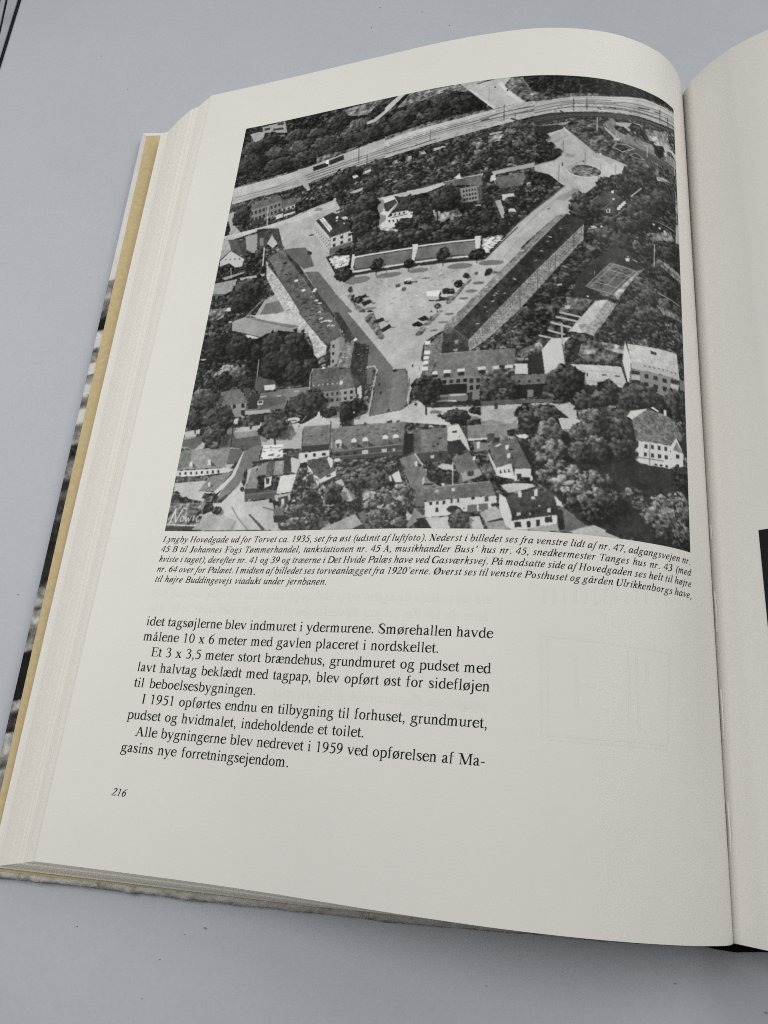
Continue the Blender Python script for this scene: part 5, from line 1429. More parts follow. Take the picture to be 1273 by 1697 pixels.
P 44 n 688.4,666.2 712.8,657.3 719.6,701.1 691.6,702.9
P 98 r 659.6,707.6 722.7,701.7 721.3,721.7 668.1,726.8
E 45 n 674.8,718.8 2.7,2.8
E 45 n 693.1,718.4 2.7,2.8
E 45 n 709.5,715.4 2.7,2.8
P 36 n 666.7,727.6 718.3,722.6 717.7,747.1 668,755.6
P 110 n 689.9,735.7 701.1,734.6 701.7,748.9 691.2,750.2
P 72 v 754,640 823.3,627.4 867.6,643 863.4,671.4 758.3,681.3
P 135 v 823.3,627.4 865.9,629 867.6,644.9 842.8,643.9 823.4,639.9
P 120 v 782.4,648.2 817,640.8 810.9,653.9 785.7,656.8
P 53 w 754,640 785.1,630.2 779.5,659.1 798.5,672.9 859.4,665.8 861.1,671.8 758.3,681.3
P 150 n 852.6,637 864.3,636.6 864.3,645.5 854.3,645.5
P 172 g 764.4,679.7 859.4,672.9 873.5,714.1 821.2,717 787,719.2 792.8,696.2
L 1 135 780.2,690.4 866,685.6
L 1 130 786.8,710.6 869.5,707.6
L 2.3 50 824.1,695.1 831.1,694.1
L 2.4 50 849,693.4 856.2,692.6
E 50 n 796.5,697.5 1.6,4.1
P 60 n 787,720.9 873.5,714.8 876.1,721.8 856.4,742.4 818.4,741.2 781.2,735.1
P 184 n 866.6,617.5 878.8,656.8 874.8,712.5 862,660.1
P 172 r 871,622.7 979.7,614.6 985.5,668 878.8,656.8
P 160 n 878.8,656.8 982.7,657.2 984.5,668.4 878.8,672.7
P 55 n 920.1,625.7 933,627.6 931,632.5 920,633
W 70 8 1 .35 .5 901.8,658.8 980.5,654.4 980.3,659.8 901.8,664.2
P 122 n 877.7,673.6 984.5,668.4 982.8,690.4 938.7,720 877.7,710.4
P 160 n 878.8,684.9 896.5,683.7 897.1,692.6 878.8,694.3
P 45 n 878.8,675.5 897.2,675.1 896.5,681.6 878.8,683.9
P 45 n 878.8,695.4 898.2,693.8 898.1,701.8 878.8,703.4
W 48 3 2 .45 .5 900,673.3 958.9,672.4 958,706.1 899.8,706.6
P 48 n 962.9,672.9 983.6,670.2 982.3,678.9 962.6,681.8
P 165 n 962.6,682.9 982.2,680.7 981.4,688.8 963.2,690.5
P 100 n 986.8,668.3 1000.2,663.2 999,687 986,688.3
L 3.4 150 747.3,597.5 749.7,640.3
L 2.3 70 750.4,640.3 757,680.3
C 66 631,720.5 29.4,26
C 64 650.8,744.7 18.3,13.7
C 51 754.7,716.8 36.1,32.6
C 55 752.8,703.2 27.6,20.7
L 2.9 36 756.5,747.4 755.3,768.4
C 53 837.1,723.3 19.9,19.8
L 1.3 40 836.3,738.8 836.5,762.4
C 51 899.7,720.5 38.7,24.2
C 48 924.1,728.7 29.4,20.7
C 51 876.1,738.9 26.9,20.5
C 53 973.9,718.8 27.1,28.3
P 160 g 609.2,768.9 673.1,764.2 733.2,759.2 748.5,761.5 769.5,754.7 787.7,754.8 791.1,764.5 794.4,777.6 784.9,815 759,817.2 734.4,795.9 675.3,811.7 612.3,818.6
P 120 g 611.1,798.6 674.1,785.1 675.3,811.7 612.8,825.3
P 84 g 608.6,758.6 732.9,751.7 745.2,756.6 673,763.3 609.2,768.2
P 92 g 712.6,774.3 752.5,774.6 743.3,790.3 704.5,797.5
E 60 n 725.9,765.7 4.2,1.7
P 60 n 632.2,761.8 638.8,760 639.7,776 634.2,777
P 175 n 787.7,754.8 821.6,752.7 850.1,753.6 850.1,756.9 794.1,764.2
C 59 800,756.9 27.8,20.2
C 55 794.5,780.9 18.3,20
P 172 g 757.9,794.2 784.8,786.8 785.4,814.2 759,817.2
C 53 704.3,792.4 32.9,26.6
C 55 729.2,815.9 32.8,26.3
C 51 715.1,836.4 32.6,19.5
C 51 825.3,787.4 34.3,29.9
C 48 863.1,788.3 29.3,36.6
C 55 813.4,815.2 30.7,26.2
E 186 n 795.5,789.8 4,3
P 100 r 611.5,805.3 656.8,802.1 659.6,828.5 613.2,832
P 47 d 772,798.1 875.1,774.9 890.4,816.8 898,857.3 963.3,853 992.8,839.2 999,875.9 998.3,1001.9 939.2,1001.5 864.7,999 840.1,993.4 776.9,985.9
P 105 t 880.5,774.4 911,748.6 943.9,750.4 967.2,755.2 988.5,782.6 982.9,795.2 973.2,789.2 956.7,808.8 918,811.7 888.1,814.3
N 70 60 1 886.7,776.7 910.9,752.1 961.4,757.8 979.7,780.4 955.6,806.7 890.4,811
P 182 n 870.9,770.2 877.5,758.1 909,747.6 910.6,748.6 880.5,774.4
P 185 n 916.7,743.9 923,740.4 935.4,746.4 933.2,749.4
P 188 n 945.1,742.1 950.5,739.7 951.9,750.8 945.9,753
P 48 n 988.5,782.6 995.7,775.3 999.1,817.8 989.7,816.8
P 182 n 888.1,814.9 918,811.7 957.7,809.5 961.4,853.8 915.5,856.7 896,855.3 887.4,851.6 890.3,841.6 885.6,834.8 893.3,823.9
W 48 4 2 .42 .5 900.1,815 955.6,808.6 955.9,841.4 899.9,845.6
P 48 n 888.1,815.7 893.4,815.3 893.3,824.8 888.4,825.8
P 48 n 888.4,836.3 893.3,835.7 893.3,843.9 888.8,843.8
L 1 60 915.2,812.9 914.3,856
L 1.3 65 890.3,845.8 944.1,842.6
P 186 n 958.1,810 973.2,789.2 989.7,816.8 988,841.6 961.4,853.8
P 118 t 964.3,816.1 972.9,798.1 989,815.5 978.4,817.1
L 1.1 60 973.2,789.2 990.5,817.5
W 48 1 1 .5 .7 967.5,822 983.3,818.7 982.9,829.4 967.2,833.7
P 50 n 970.4,841.7 977.6,840.6 977.5,844.5 970.3,845.5
W 48 3 1 .5 .6 921.6,850.8 954.7,847.4 954.5,854.2 921.5,856.5
C 59 793.9,749.2 21.6,19.7
C 61 826.3,739.3 20.3,17.8
C 65 789.9,813.7 23,21
C 61 828.9,799.7 27.3,25
C 63 858.2,795.4 20.7,23.2
C 59 809.9,843.9 31.9,24.5
C 55 860.3,831.4 22.5,24.7
C 43 977,859.1 24.7,13.5
C 43 986.2,875.7 23.3,15.4
C 82 783.1,895.2 20.7,20.2
C 86 819.6,900.5 30,22
C 78 802.7,928 25.9,21.7
C 73 834,931.7 26.5,21.7
C 65 818.8,958.7 24.3,17.9
C 78 882.7,917.4 24.5,13.7
C 73 901.4,930.8 23.2,14.6
C 88 975.3,910.4 26.4,16.9
C 90 940.6,925.4 27,18.4
C 82 920.4,949.3 25.7,18.1
C 88 960.8,947 33.2,20.2
C 82 986.5,928.2 22.7,18.7
C 69 939.7,972.8 24.4,16.2
C 80 980.2,968.2 24.1,18.3
C 55 977.3,990.5 20.9,12.7
P 100 g 776.3,962.9 790.2,981.1 800.4,983.7 777.1,992.9
P 165 g 777.1,992.9 800.4,982.8 815.8,985.6 843.6,994.7 864.7,999.9 777.4,1003.4
P 70 v 843.5,992.9 864.7,999 901,1002.4 891.7,996.8 855.7,989.7
P 165 g 256.7,784.5 321.1,781.1 344.9,787.9 327.9,794.5 258.2,794.9
P 75 w 343.9,860.9 467.9,864.6 481,917.4 503.6,1000.6 404.5,999.2 390.8,942.8 359.1,903.2 340.5,912.1
P 105 r 323.4,798.7 470.5,793.8 472.6,836.2 331.9,844.8
L 1 140 323.3,798.2 470.5,793.8
N 65 12 2.6 334.1,802.5 461.4,798.3 461,818.1 341.1,818.1
P 60 n 389,791 394.7,791 395.4,797.1 390.6,797.2
P 55 n 434.3,790.5 445,789.8 445.6,794.9 435.2,795.2
P 60 n 453.6,790.8 460.6,790.3 459.8,793.7 453.9,793.9
P 150 n 338.2,795.2 344.2,792.5 346,797
P 175 n 337.3,838.1 336.5,825.5 341.6,822 347.3,823.1 349.5,829.2 347.7,839.2
P 78 n 338.8,830.1 345.5,829.7 346.1,838.6 339.1,838.7
P 188 n 336.5,829.9 336.3,824.1 341.6,822 347.8,823.6 349,829.2
P 68 r 349.4,828.8 365.2,842.2 351.6,841.9
P 188 n 368.3,829.9 368.3,823.7 373.4,820.7 378.3,824.3 379.5,830.1
P 75 n 369.6,830.5 377.6,830.5 378,838.4 370.5,838.4
P 68 r 379.5,830.1 393.5,841.4 380,840.6
P 188 n 390.7,829.3 390.7,822.6 396.1,820.2 401.3,823.3 402.5,829.1
P 85 n 392.2,829.9 400.8,829.5 401.4,838.3 393.2,838.3
P 68 r 402.5,829.1 417.8,840.3 403.2,839.9
P 188 n 429.7,826.7 429.7,820.8 434.8,818.1 439.9,820.9 441,826.9
P 85 n 430.9,827.5 439.4,827.3 439.2,837.8 431.6,838.2
P 68 r 441,826.9 453.5,837.9 440.8,838.7
P 188 n 450.5,826.2 450.5,819.9 455.8,817.8 460.7,820.4 461.8,825.9
P 90 n 451.9,827 459.9,826.4 460,837.1 453,837.2
P 68 r 461.8,825.9 470.8,834.5 461.5,835.7
P 70 n 332,845.3 472.7,837.2 473.3,860.5 334.3,863.3
L 1.3 150 332.1,846.5 472.8,838.2
L 1 130 333.6,857.8 471.3,851.5
P 170 n 391.8,847.4 403.9,846.5 404.9,854.8 393.2,855.1
P 165 n 430.1,846.4 440.5,845.9 441.2,853.3 431.4,853.8
P 160 n 451.5,846.5 456.6,846 457.3,852.6 452.6,852.8
W 45 3 1 .5 .7 334.9,849.2 386.9,847.2 387.9,855.8 336,857.9
P 160 n 430,864.1 440.6,863 441.5,871.3 432,871.6
P 109 r 265,790.7 322.8,790.3 322.8,830.2 268,831
L 1.1 140 265.4,790.3 322.8,790.3
E 50 n 284,811.6 2.1,1.6
E 50 n 306,810.3 2.1,1.6
P 52 n 267.4,832 323.7,830.3 325.3,842.4 269.1,843.8
P 182 n 263,846 325.4,842.9 327.2,855.5 284.3,860.2 283.4,871.5 266.7,871.9
W 45 3 1 .4 .6 267.1,847.3 324.3,844.8 325.6,854.9 268.5,857.5
L 2.1 60 321.4,783.8 327,842.5
P 36 n 470.9,819 489.7,818.2 492,854 472.9,863
P 100 r 488.7,813.3 551.4,808.3 554.2,854.1 493.4,858.9
P 80 r 488.7,813.3 502.6,812.7 506.5,857.7 493.4,858.9
E 165 n 520.1,806.5 4.1,3
P 60 n 517.1,807.1 522.8,806.6 523.2,810.9 518.1,811.2
E 45 n 539.5,829.8 2.7,1.7
E 45 n 535.8,840.4 2.3,2.2
E 45 n 528.2,845 2.7,1.9
P 62 n 497.5,858.1 554.9,854.8 557.4,872 515.2,878.6
P 170 n 524.1,863 530.8,861.9 531.4,868.5 525.3,869
P 40 n 539.5,858.6 546.3,858 547,867 540.9,867.3
P 175 n 551.5,809.5 567.9,802.7 573.7,836.6 554.7,836.2
P 50 n 553.6,837.3 574.7,835.3 578.6,858 556.5,860.1
P 109 r 466.3,867.5 496.3,858.5 541.3,920.9 519.4,927.1 520.4,939.1 502.5,939.3
L 1.9 178 495.1,858.5 540.9,921.3
P 160 n 482.5,908.1 503.5,938.9 503.3,948.1 496.8,927.1 484.1,912.8
P 184 n 496.1,874.1 501.1,873 501.9,882.5 497.3,882.9
P 45 n 502.6,877.8 509.7,880.4 508.8,883.9 502,883
P 170 n 514.2,905.3 516.6,900.6 517.5,918.2 514.2,918.1
P 50 n 516.2,915.9 535.3,916.2 532.2,919.6 515.5,920.1
P 95 n 502.5,940.1 520.4,939.1 522.2,959.8 505.4,959.6
P 84 r 282.6,860.7 325.1,854.9 343.8,883 313.8,899.3
N 60 14 3.1 288.9,865.5 323.7,859.8 336.4,880.2 312.7,891.4
P 182 n 283.2,870.3 313.9,900.4 314.6,909.1 289.2,885.4
P 182 n 313.9,900.4 344.4,884.6 345.4,895.9 315.1,909.2
P 45 n 327,894 334.9,891.9 335.4,896.1 327.4,897.5
P 188 n 323.2,859.8 328,853.8 335.5,862.9 336.1,877.8 331.6,877.6
E 182 n 344.3,863.8 7,3.5
P 40 n 325.1,855.4 330.6,854.7 331.1,858.9
P 160 r 337.7,909.6 357.8,902 392.6,942.4 369.8,949.7 354.2,922.3
P 114 r 357.8,902 392.6,942.4 386.2,945
P 78 w 271.2,884.6 289.9,890.4 312.9,911 337.7,909.6 364.5,946.6 400.6,945.5 404.2,996.9 287.2,996.9
P 150 g 296.8,939.7 320.9,933.1 353.1,953.4 333.6,955.2 308.1,949.6
P 110 v 292.7,982.7 336.1,974.3 348.1,991.1 314.7,998.5 287.2,996.9
C 60 342.7,929.1 21.1,21.4
C 62 367.8,953.9 9.8,10.8
C 62 393.1,952.3 9.7,14.3
C 81 312.8,947.4 15,12.2
C 78 313.6,971.3 19.9,9.6
C 75 352.7,970 14.7,10.7
C 65 286.3,919.8 12.8,27.3
C 65 295.8,987.5 12.5,12
P 150 g 324.7,999.4 392.7,970.6 408.7,990.1 387.8,999.3
P 60 n 390.1,998.9 408.7,990.5 416.1,997.1 411.7,1000.5
P 98 g 397.4,969.3 415.1,966.6 441,999.9 417.5,999.5
C 73 390.2,875.6 24.6,12.3
C 75 426.3,874.9 26.5,11
C 70 409.7,898.3 36.4,17
C 62 436.9,906.6 30.9,19.2
C 68 384.6,911.5 19.6,14.6
C 73 455.4,881 16.5,12.1
P 186 n 454.8,898.2 468.1,889.9 476.3,912.6 463.3,912.7
P 180 n 449.9,900 453.8,898.8 457.3,910.8 452.4,909.5
P 125 v 398.2,924 427.5,929.9 433.3,939.6 405.5,945.7
C 94 447.2,937.6 21.1,16.5
C 99 474.4,931.3 20.8,16.5
C 91 430.1,953.5 21.3,14.1
C 88 481.2,954.7 16,18.6
C 96 455,968.1 25.5,16.3
C 91 430.3,976.8 21.2,16.3
C 88 470.9,989 22.8,13.8
C 78 446.3,995.4 20.9,9.2
C 68 493.5,941.1 5.7,16.3
P 150 v 488.9,964 501.5,978 500.1,987 490.7,982.3
P 123 r 504.5,962 521.6,978.1 494.6,999.4 491.7,993.8
P 40 n 507.4,981.3 524,980.3 539.5,1001.7 528.1,1001.7
P 168 g 523.9,979.9 567.7,978.1 573.8,1001.5 539.1,1001.7
C 78 574.5,982.5 10.8,20.2
P 96 r 518.9,927.1 582.9,918.8 584.8,945.2 523.7,951.2
L 0.9 170 518.9,926.6 582.9,918.4
E 190 n 551.7,918.2 2.7,3.3
P 160 n 537.9,928.9 543.6,927.8 544.4,932.9 539.2,934.2
P 160 n 566.3,926.2 572.5,925.3 572.9,930.8 567.7,931.5
P 182 n 521,951.2 584.8,945.2 586.2,964.5 563.2,976.3 524.4,979.4
W 48 4 1 .42 .8 525.9,951.2 574,946.4 574.6,954.3 526.6,958.7
P 48 n 541.3,962.3 546.7,961.7 547.4,969.5 542.4,970.2
E 48 n 572,963.4 11.9,6.4
C 62 534.7,895.1 13.5,18.9
C 57 550.9,902.4 13.3,14.1
P 165 n 538.3,884.6 546.7,878.8 564.8,881.5 567.8,893.3 550,890.6
L 1.8 178 566.2,876.8 569.3,918.8
C 65 519.9,880.7 9.1,9.5
P 48 d 671.2,774.4 745,771.1 831.9,836.3 833.8,985.6 799.8,982.8 750.3,936.1 707.2,907.2 687.6,848
P 114 r 587.1,806 656.9,802.3 659.7,827.4 624.1,831.9 589.4,832.5
L 0.9 150 573.9,808.2 656.9,802.7
P 60 n 575.2,810.1 587.2,806.7 589.4,832.5 581.8,824.6
P 71 r 622.5,822.8 635.5,821.7 637.4,834.7 624.6,840
P 178 n 590,831.6 624,830.4 624.2,833.6 590.3,836.4
P 110 n 599.2,837 625.7,840.7 627.6,853.8 603.9,858.3
P 182 n 605.8,838.2 611.8,837.1 612.1,851.3 607.5,851.7
P 180 n 550.9,807.6 571.3,802.7 574.6,836.6 553,835.1
P 45 n 560,817 568.1,815.3 568.4,819.2 560.9,819.9
P 175 n 571.3,803.2 587.9,833.2 595.4,855.9 589.1,851.1 574.5,832.3
P 46 n 553.6,837.3 575.7,833 589.2,852.2 579.7,858 557.8,862.5
P 96 r 562.9,870.2 592.9,857 615,887.7 578.1,898.5
L 2.3 50 596,855.9 622,902.7
P 182 n 600.5,866.6 605.4,865 606,873.6 601.8,873.8
P 138 n 578.2,899.2 615.1,888.8 620.2,902.8 596.5,909.7 579.5,917
P 52 n 592.8,895.3 604,893 605,902.8 594.2,903.2
C 54 620.2,909.6 10.8,8.1
C 56 565.5,904.9 13.2,14
L 1.8 178 566.1,879.1 568.7,918.8
P 70 v 606.4,863 627.8,858.4 643.2,900.2 635.7,918.6 621.5,895.7
P 59 w 608.6,863 626.1,865.5 624.9,879.5 613.8,877.2
P 91 r 627,844.3 661.1,834 676.6,833.7 703.7,885.6 675.9,888.3 668.5,877.9 643.5,886.8
P 188 n 639.1,845.4 648.5,840.6 649.2,844.2 640.3,848.5
P 182 n 656.9,844.5 662.8,843 662,852.4 657.8,853.5
P 45 n 663.7,849.8 675,853.1 664.4,854.5
P 182 n 660.4,860.4 665.9,859.4 665.7,868.2 661.2,868.8
P 45 n 666,866.8 675.8,868.8 666.2,870.1
P 172 n 627.8,857.2 643.5,886.8 646.1,904.7 641.9,895.6 630.8,871.3
P 180 n 643.5,887.3 668.9,878.4 676.9,908.5 658.5,905.6 646,903.6
W 50 3 1 .4 .7 647.1,892.1 668.1,887 669.6,896.1 648.5,899
P 190 n 653.7,896.7 670.8,896.3 671.6,904.1 658.5,905.6
P 182 n 675.9,888.8 703.3,886.8 704.2,906.9 686.1,909.3 676.1,911.3
P 48 n 679.3,898.1 686.7,897.2 687.2,908.2 680.4,908.9
C 54 694.5,907.8 10.5,5
E 182 n 704.3,905 2.5,5
P 42 n 677.2,834.1 691.6,843.1 712.5,881.7 704.7,898.2 704.2,886.7
P 170 g 650.6,918.9 678,914.9 705.4,914.6 711.9,919.4 695.3,925.9 666.2,933.4
C 54 643.9,911.6 10.7,9.2
P 96 r 555.7,921.5 634.3,912.9 645.9,938.9 557.7,946.4
L 0.9 178 555.7,921.5 633.3,912.9
P 180 n 567,925.8 572.7,924.9 573.2,931.5 567.9,931.7
P 182 n 557.7,946.8 645.9,939.3 649,956.9 634.3,966.1 559.6,971.3
W 48 2 1 .3 .9 563,945.2 585.8,943.6 586.4,952.1 563.8,954.3
P 50 n 603.5,943.5 609.1,943 609.3,946.7 604.2,947.2
P 70 n 626,941.6 632.7,940.6 633.8,949.3 627,950.1
P 98 n 597.1,957.2 613.6,955.2 615,968.7 598.3,969.8
P 95 n 616.6,954.7 632.7,953.2 633.8,965 618.2,966.8
P 50 n 638.2,953.7 648.8,952 648.6,958 639.5,959.3
E 48 n 573.2,964.5 11.3,6.8
P 168 g 602.2,978.3 619.7,976.4 628.4,1000 604.8,1001.1
P 160 r 618.7,971.3 646.5,958.1 664.8,978.2 631.5,988.1
P 55 n 633.4,986.2 664.3,976.9 664.6,982 633.5,988
P 135 r 631.1,988.5 664.6,982.7 678,999.1 636.4,1000.5
L 1.3 50 618.9,974.2 634.2,999.5
C 76 582.1,982.4 20.4,19.1
P 66 r 662.5,941.9 683.1,932.1 743.6,923.1 750.8,952.8 672.4,970.6
P 52 r 672.4,970.6 750.8,952.8 751.3,967.6 673.4,983.2
P 186 n 651.2,935.5 662.5,941.9 673.6,970.5 676.8,999.8 665.1,991.9 652,961.3
P 184 n 674.3,984 750.5,968.6 751,984.8 727.2,990.9 700.7,998.6 676.8,999.8
P 48 n 679.4,985.8 691,984.2 691.4,993.8 680.2,995.2
P 45 n 700.1,983.3 706.2,982.3 707.1,993.2 701,994.6
P 45 n 715.5,980.2 721.8,979 722.6,990.1 716.3,991.6
P 48 n 730.1,974.2 742.3,971.8 742.6,982.1 731.1,984.1
P 150 g 700.7,996.9 727.2,989.8 751.9,985.8 755.4,997.6 711.1,999.5
P 170 n 682.3,969.1 688.9,967.7 689.6,973.2 683,974.6
P 150 n 703,968.1 706,967.5 706.2,971.9 703.2,972.5
P 175 n 733.3,958.5 739.5,957 739.8,964.7 734.2,965.7
P 182 n 682.6,929.9 688.8,928.6 689.3,940.2 683.9,941.3
P 182 n 709.6,925.2 716.8,924.8 716.3,936.5 711,937.8
E 60 n 710.8,914.3 3.8,3.2
P 188 n 705.4,939 711.8,938 712.5,942.7 706.2,943.5
E 182 n 720.2,954.3 1.5,1.3
P 95 g 749.6,958.5 763.4,951.8 776.3,967.3 803,984.6 833.8,985.6 833.8,991 756.4,998.6
P 45 g 749.6,958.5 759.3,957.7 764.6,992.5 755.4,996.4
P 168 g 769.9,997.5 804,983.4 814.5,981.2 833.8,987.7 833.9,998.6
P 182 n 744.3,934.3 763.3,950.7 759.2,953.7 749.7,951.8
P 182 n 673.6,824.7 690.7,821.9 697.3,826.4 691.1,831.3 678.2,829.3
P 150 g 620.7,774.5 671.2,774.4 684.5,781.3 663.9,803.5 633,796.4
C 60 702,783.1 26,21.7
C 65 728,781.8 23.9,19.3
P 165 g 746.6,787.9 785.9,787 785.4,814.7 756.2,817.2
P 46 n 755.1,817.8 786.5,815 786.9,832 760.2,843.8
C 73 806.7,782.4 26.6,19.2
C 63 689.9,805.2 17.3,14.3
C 80 731.3,815.1 25.9,26.1
C 71 715.2,842 19.2,21.1
C 86 743.2,849.7 22.5,21
C 78 724.8,869.5 19.1,18.5
C 89 746.4,881.9 21.2,19.5
C 82 727.9,896.9 16.9,18.3
C 69 794.1,812.4 26.3,23.7
C 71 812.1,838.8 24.2,25.7
C 67 786.2,848.4 21.6,21
C 97 772.3,893.6 22.4,19.4
C 93 755.9,913.1 20.1,18.1
C 91 804.5,901.9 25.8,20.4
C 95 781.5,920 23.4,20.3
C 91 817.9,927.5 19.4,20.2
C 82 794.7,943.4 23.3,17.8
C 65 771.6,947.8 14.7,13.3
C 60 812.1,963.8 19.2,13.2
P 128 r -2.8,832.9 23.6,826.2 110,826.6 110.2,868 0,870.6
P 100 r -1.5,832.9 23.8,827 28.3,862.5 0.8,870.6
P 180 n 25.1,854.5 31.1,852.4 33.2,863.1 26.5,865.1
P 80 r 32.3,856 45.9,868.2 34.7,867.5
P 180 n 65.1,850.7 71.4,849.3 73.5,861.5 66.8,862.4
P 80 r 72.4,851.7 86.5,865.3 75.5,864.9
P 84 g 1.1,805.2 51,795.9 166.8,793.9 179.9,823.7 143.3,832.1 106.2,823.7 51.4,826.2 29.2,826.3 1.2,818.9
P 130 g 111.6,793.4 174.6,791.8 176.4,802.4 119.7,807.2
P 150 g 29.5,827.7 48,809.3 51.8,810.9 50,826.2
C 55 65,796.4 25.3,25.1
P 182 n -1.3,873.3 110.3,868.7 126,873.1 116.2,878.5 27.6,886.4 -0.2,884.8
W 48 8 1 .35 .7 1.9,875.4 98.6,871.7 100.3,880.6 3.5,883.4
P 75 v 0,886.1 73.7,884 70.3,894.9 2.3,896.7
P 162 g 1.3,899.3 70.3,894.9 61,916.9 94.1,919.9 70.7,938.7 2.8,925.5
P 114 r 57,917.6 74.4,887.7 124.2,877.5 96.9,917.5
P 182 n 75.2,899 79.6,897.8 81.5,907.6 77.2,908
P 60 n 80.9,904.3 89,907 82.2,908.1
P 178 n 91.3,919.1 123,885.9 135.6,850 142.2,833.4 146.6,848 131.4,887.6 103.6,927.7
P 92 n 110.6,830 134.8,830.4 141.1,834.7 133.3,852.6 123.9,861.3 108.9,860.7
P 170 n 106.3,861.4 126.7,861.4 117.4,870.2 109,868.7
P 106 g 143.7,834.3 166.5,824.2 180,824.2 180.2,854.8 164.7,869.5 143,907.1 100.5,939.1 107.2,917.7 131.7,886.2
P 168 g 111.7,941.9 143,907.1 158.9,874.4 176.5,867.5 159.2,907.7 162.1,940.4 223.2,944.6 237,983.9 257.1,998.5 55.4,996.9 78.4,964.3 92.8,941.6
P 150 g 62.8,966.7 115.6,963.3 150.5,979.9 148.3,997.1 58.1,996.9
L 1.3 110 150.5,979.9 143,996.6
P 203 r 177.1,855.2 180.2,825.2 227,825.4 229.3,852.6
L 1.1 90 181.2,831.5 226.6,831.5
N 90 14 2.7 176.8,828.7 223.5,828.7 224.5,851.9 180.7,852.2
L 0.8 190 177.1,855.2 180.7,825.3 227,825.4
P 42 n 163.7,858.7 230.2,855.3 233.8,858 167.7,863.7
P 40 n 180.9,826.3 177,854.7 180.2,854.8 183.3,827.7
P 55 g 230.4,847.1 246.5,850.5 250.5,886 234.8,885.4
P 170 g 246.9,853 269.9,859.3 263.6,887.1 252.7,883.5
P 120 r 160.3,914 165.6,874.7 197.8,859.6 198.8,886.3 182.6,888.1 184.3,914.1
P 82 r 199.5,858.8 215.6,859.1 214.1,886.9 198.7,885.8
P 128 r 215.6,859.1 234,859.5 235.8,887.9 214.9,888.5
P 150 n 174.2,869.9 179.2,867.6 180.9,878 176.8,877.8
P 60 n 157.8,915.2 184.2,913.6 183.1,923.5 159.3,924.1
P 52 v 180.4,890.7 222.4,889.8 226.7,917.5 187.6,918.6
P 175 n 196.8,893.8 212.2,890.7 213.7,909.6 200.1,914.1
P 50 n 200,893.9 207.4,893.7 208.7,905.6 202.6,905.4
P 178 g 227,927.4 230.5,890.6 264.2,887.8 258.1,923.5
P 78 n 158.9,924.8 225.5,917.9 229.8,933.7 161.4,936
L 1 120 160,927.8 227.5,922.5
P 160 n 178.2,940.8 214.2,936.8 213.5,949.2 180.1,952.1
P 155 n 223.6,929.7 256.5,925.8 258.7,940.7 228,942.2
P 60 n 232.1,934.9 252,930.6 256.9,945.5 236.6,947.3
P 180 n 239,937.6 245.2,936.5 247.2,946.4 241.2,947
P 98 n 225.5,955.7 259.5,954.7 259.1,969.8 228.3,969.1
P 52 n 227.1,969.6 258.4,969.8 249.4,981.6 232.1,984.2
C 62 153.8,892.1 3.8,15.7
C 56 152.4,915 4.8,5.2
P 40 n 224.1,942.1 228.9,939.8 231.7,949.7 226.1,950.1
L 2.1 112 136.9,951.1 155,975 178.5,997.4
P 75 g 173.1,965.6 179.9,966.9 215.5,996.7 208.4,997.8
L 2.3 90 203.8,952.6 225.5,959.3
P 82 w 253.1,988.8 260.1,950.5 273.4,901.8 311.1,898.4 324.7,999.6 247,998.4
C 98 266.7,960.3 17.8,14.7
C 90 275.3,984.6 22.7,12.1
C 100 258.2,988.9 15.2,9.7
C 75 293,932 15.2,14.8
C 82 307.8,985.2 14.9,14.4
P 182 n 267.3,849.5 303.7,843.4 305.8,859.1 283,860.4 267.6,864.7
W 45 2 1 .3 .6 269.4,846.6 303.8,844.7 305.5,857.3 271,858.1
P 56 w 268.4,866.7 282.3,864.9 286.8,887.6 268.4,901.6
P 85 r 282.8,862.9 305.9,859.9 310.8,896 299.9,890.6
P 182 n 285.2,880 312.1,905.9 313.1,913.3 287.1,890.1
C 100 290.7,897.6 10.2,11.3
P 100 v -0.6,941.1 76.7,941.4 73.9,961.7 57,991.9 -0.8,997.4
P 62 n -1,990.3 64.6,989.9 56.7,996.9 -0.8,997.4
P 75 w -4.9,914.9 12.6,920.2 17.6,930.7 2,941.1
C 88 8.3,925.5 10.9,8
C 58 79.6,928.7 16.3,7.8
C 60 29.4,935.9 10.9,6.6
P 52 w 68.2,966.7 83.2,933.8 109.2,913.8 92.3,939 99.8,956.8 77.3,965.5
C 60 106.5,956.9 9.7,8.7
P 90 v 77.3,931.2 92.7,926.3 89.7,939 65.8,941.3
L 0.8 120 1,942.6 106.5,943.3
P 72 v 39.2,950.1 73.8,954.6 76.7,966.8 72.1,983.9 46.1,983.9
L 1.8 196 2.8,986.7 34.7,987.4 64.9,988.4
L 2.1 198 7.6,984.2 15.5,953.5
L 1.9 198 14.4,954.5 19.4,981.4
L 1.8 198 19.4,981.4 31.4,951.9 38.9,952.9
L 1.6 198 32.4,969.7 28.8,974.8 30.9,979.9 35.6,978.9 37.9,973.8 35.3,969.7 32.4,969.7
L 1.6 198 40.4,969.7 41.6,979.3 46.6,972.3 48.1,979.3 52.9,968.7
L 1.6 198 58.2,968.2 57,978.8
L 1.6 198 61,960.6 62.4,959.6
L 1.6 198 75.6,966.3 68.7,966.7 63.7,973.8 65.4,979.8 71,978.3
E 60 n 178.3,875.2 2.2,3.7
C 56 201.2,788.3 31.4,25.6
L 3.2 40 205.9,809.5 209,824.1
E 45 n 149.4,784.3 2.2,4.9
L 1.7 42 108.2,774.3 111.5,825.4
P 92 n 84.2,824.2 109.8,821.3 110.6,825.3 90.2,826.6
E 60 n 138.7,824.5 2.2,2.2
P 56 w 49.3,801.3 79.8,801.2 81.5,824.1 54.1,825.8
"""
PRINT_GAIN = 1.25
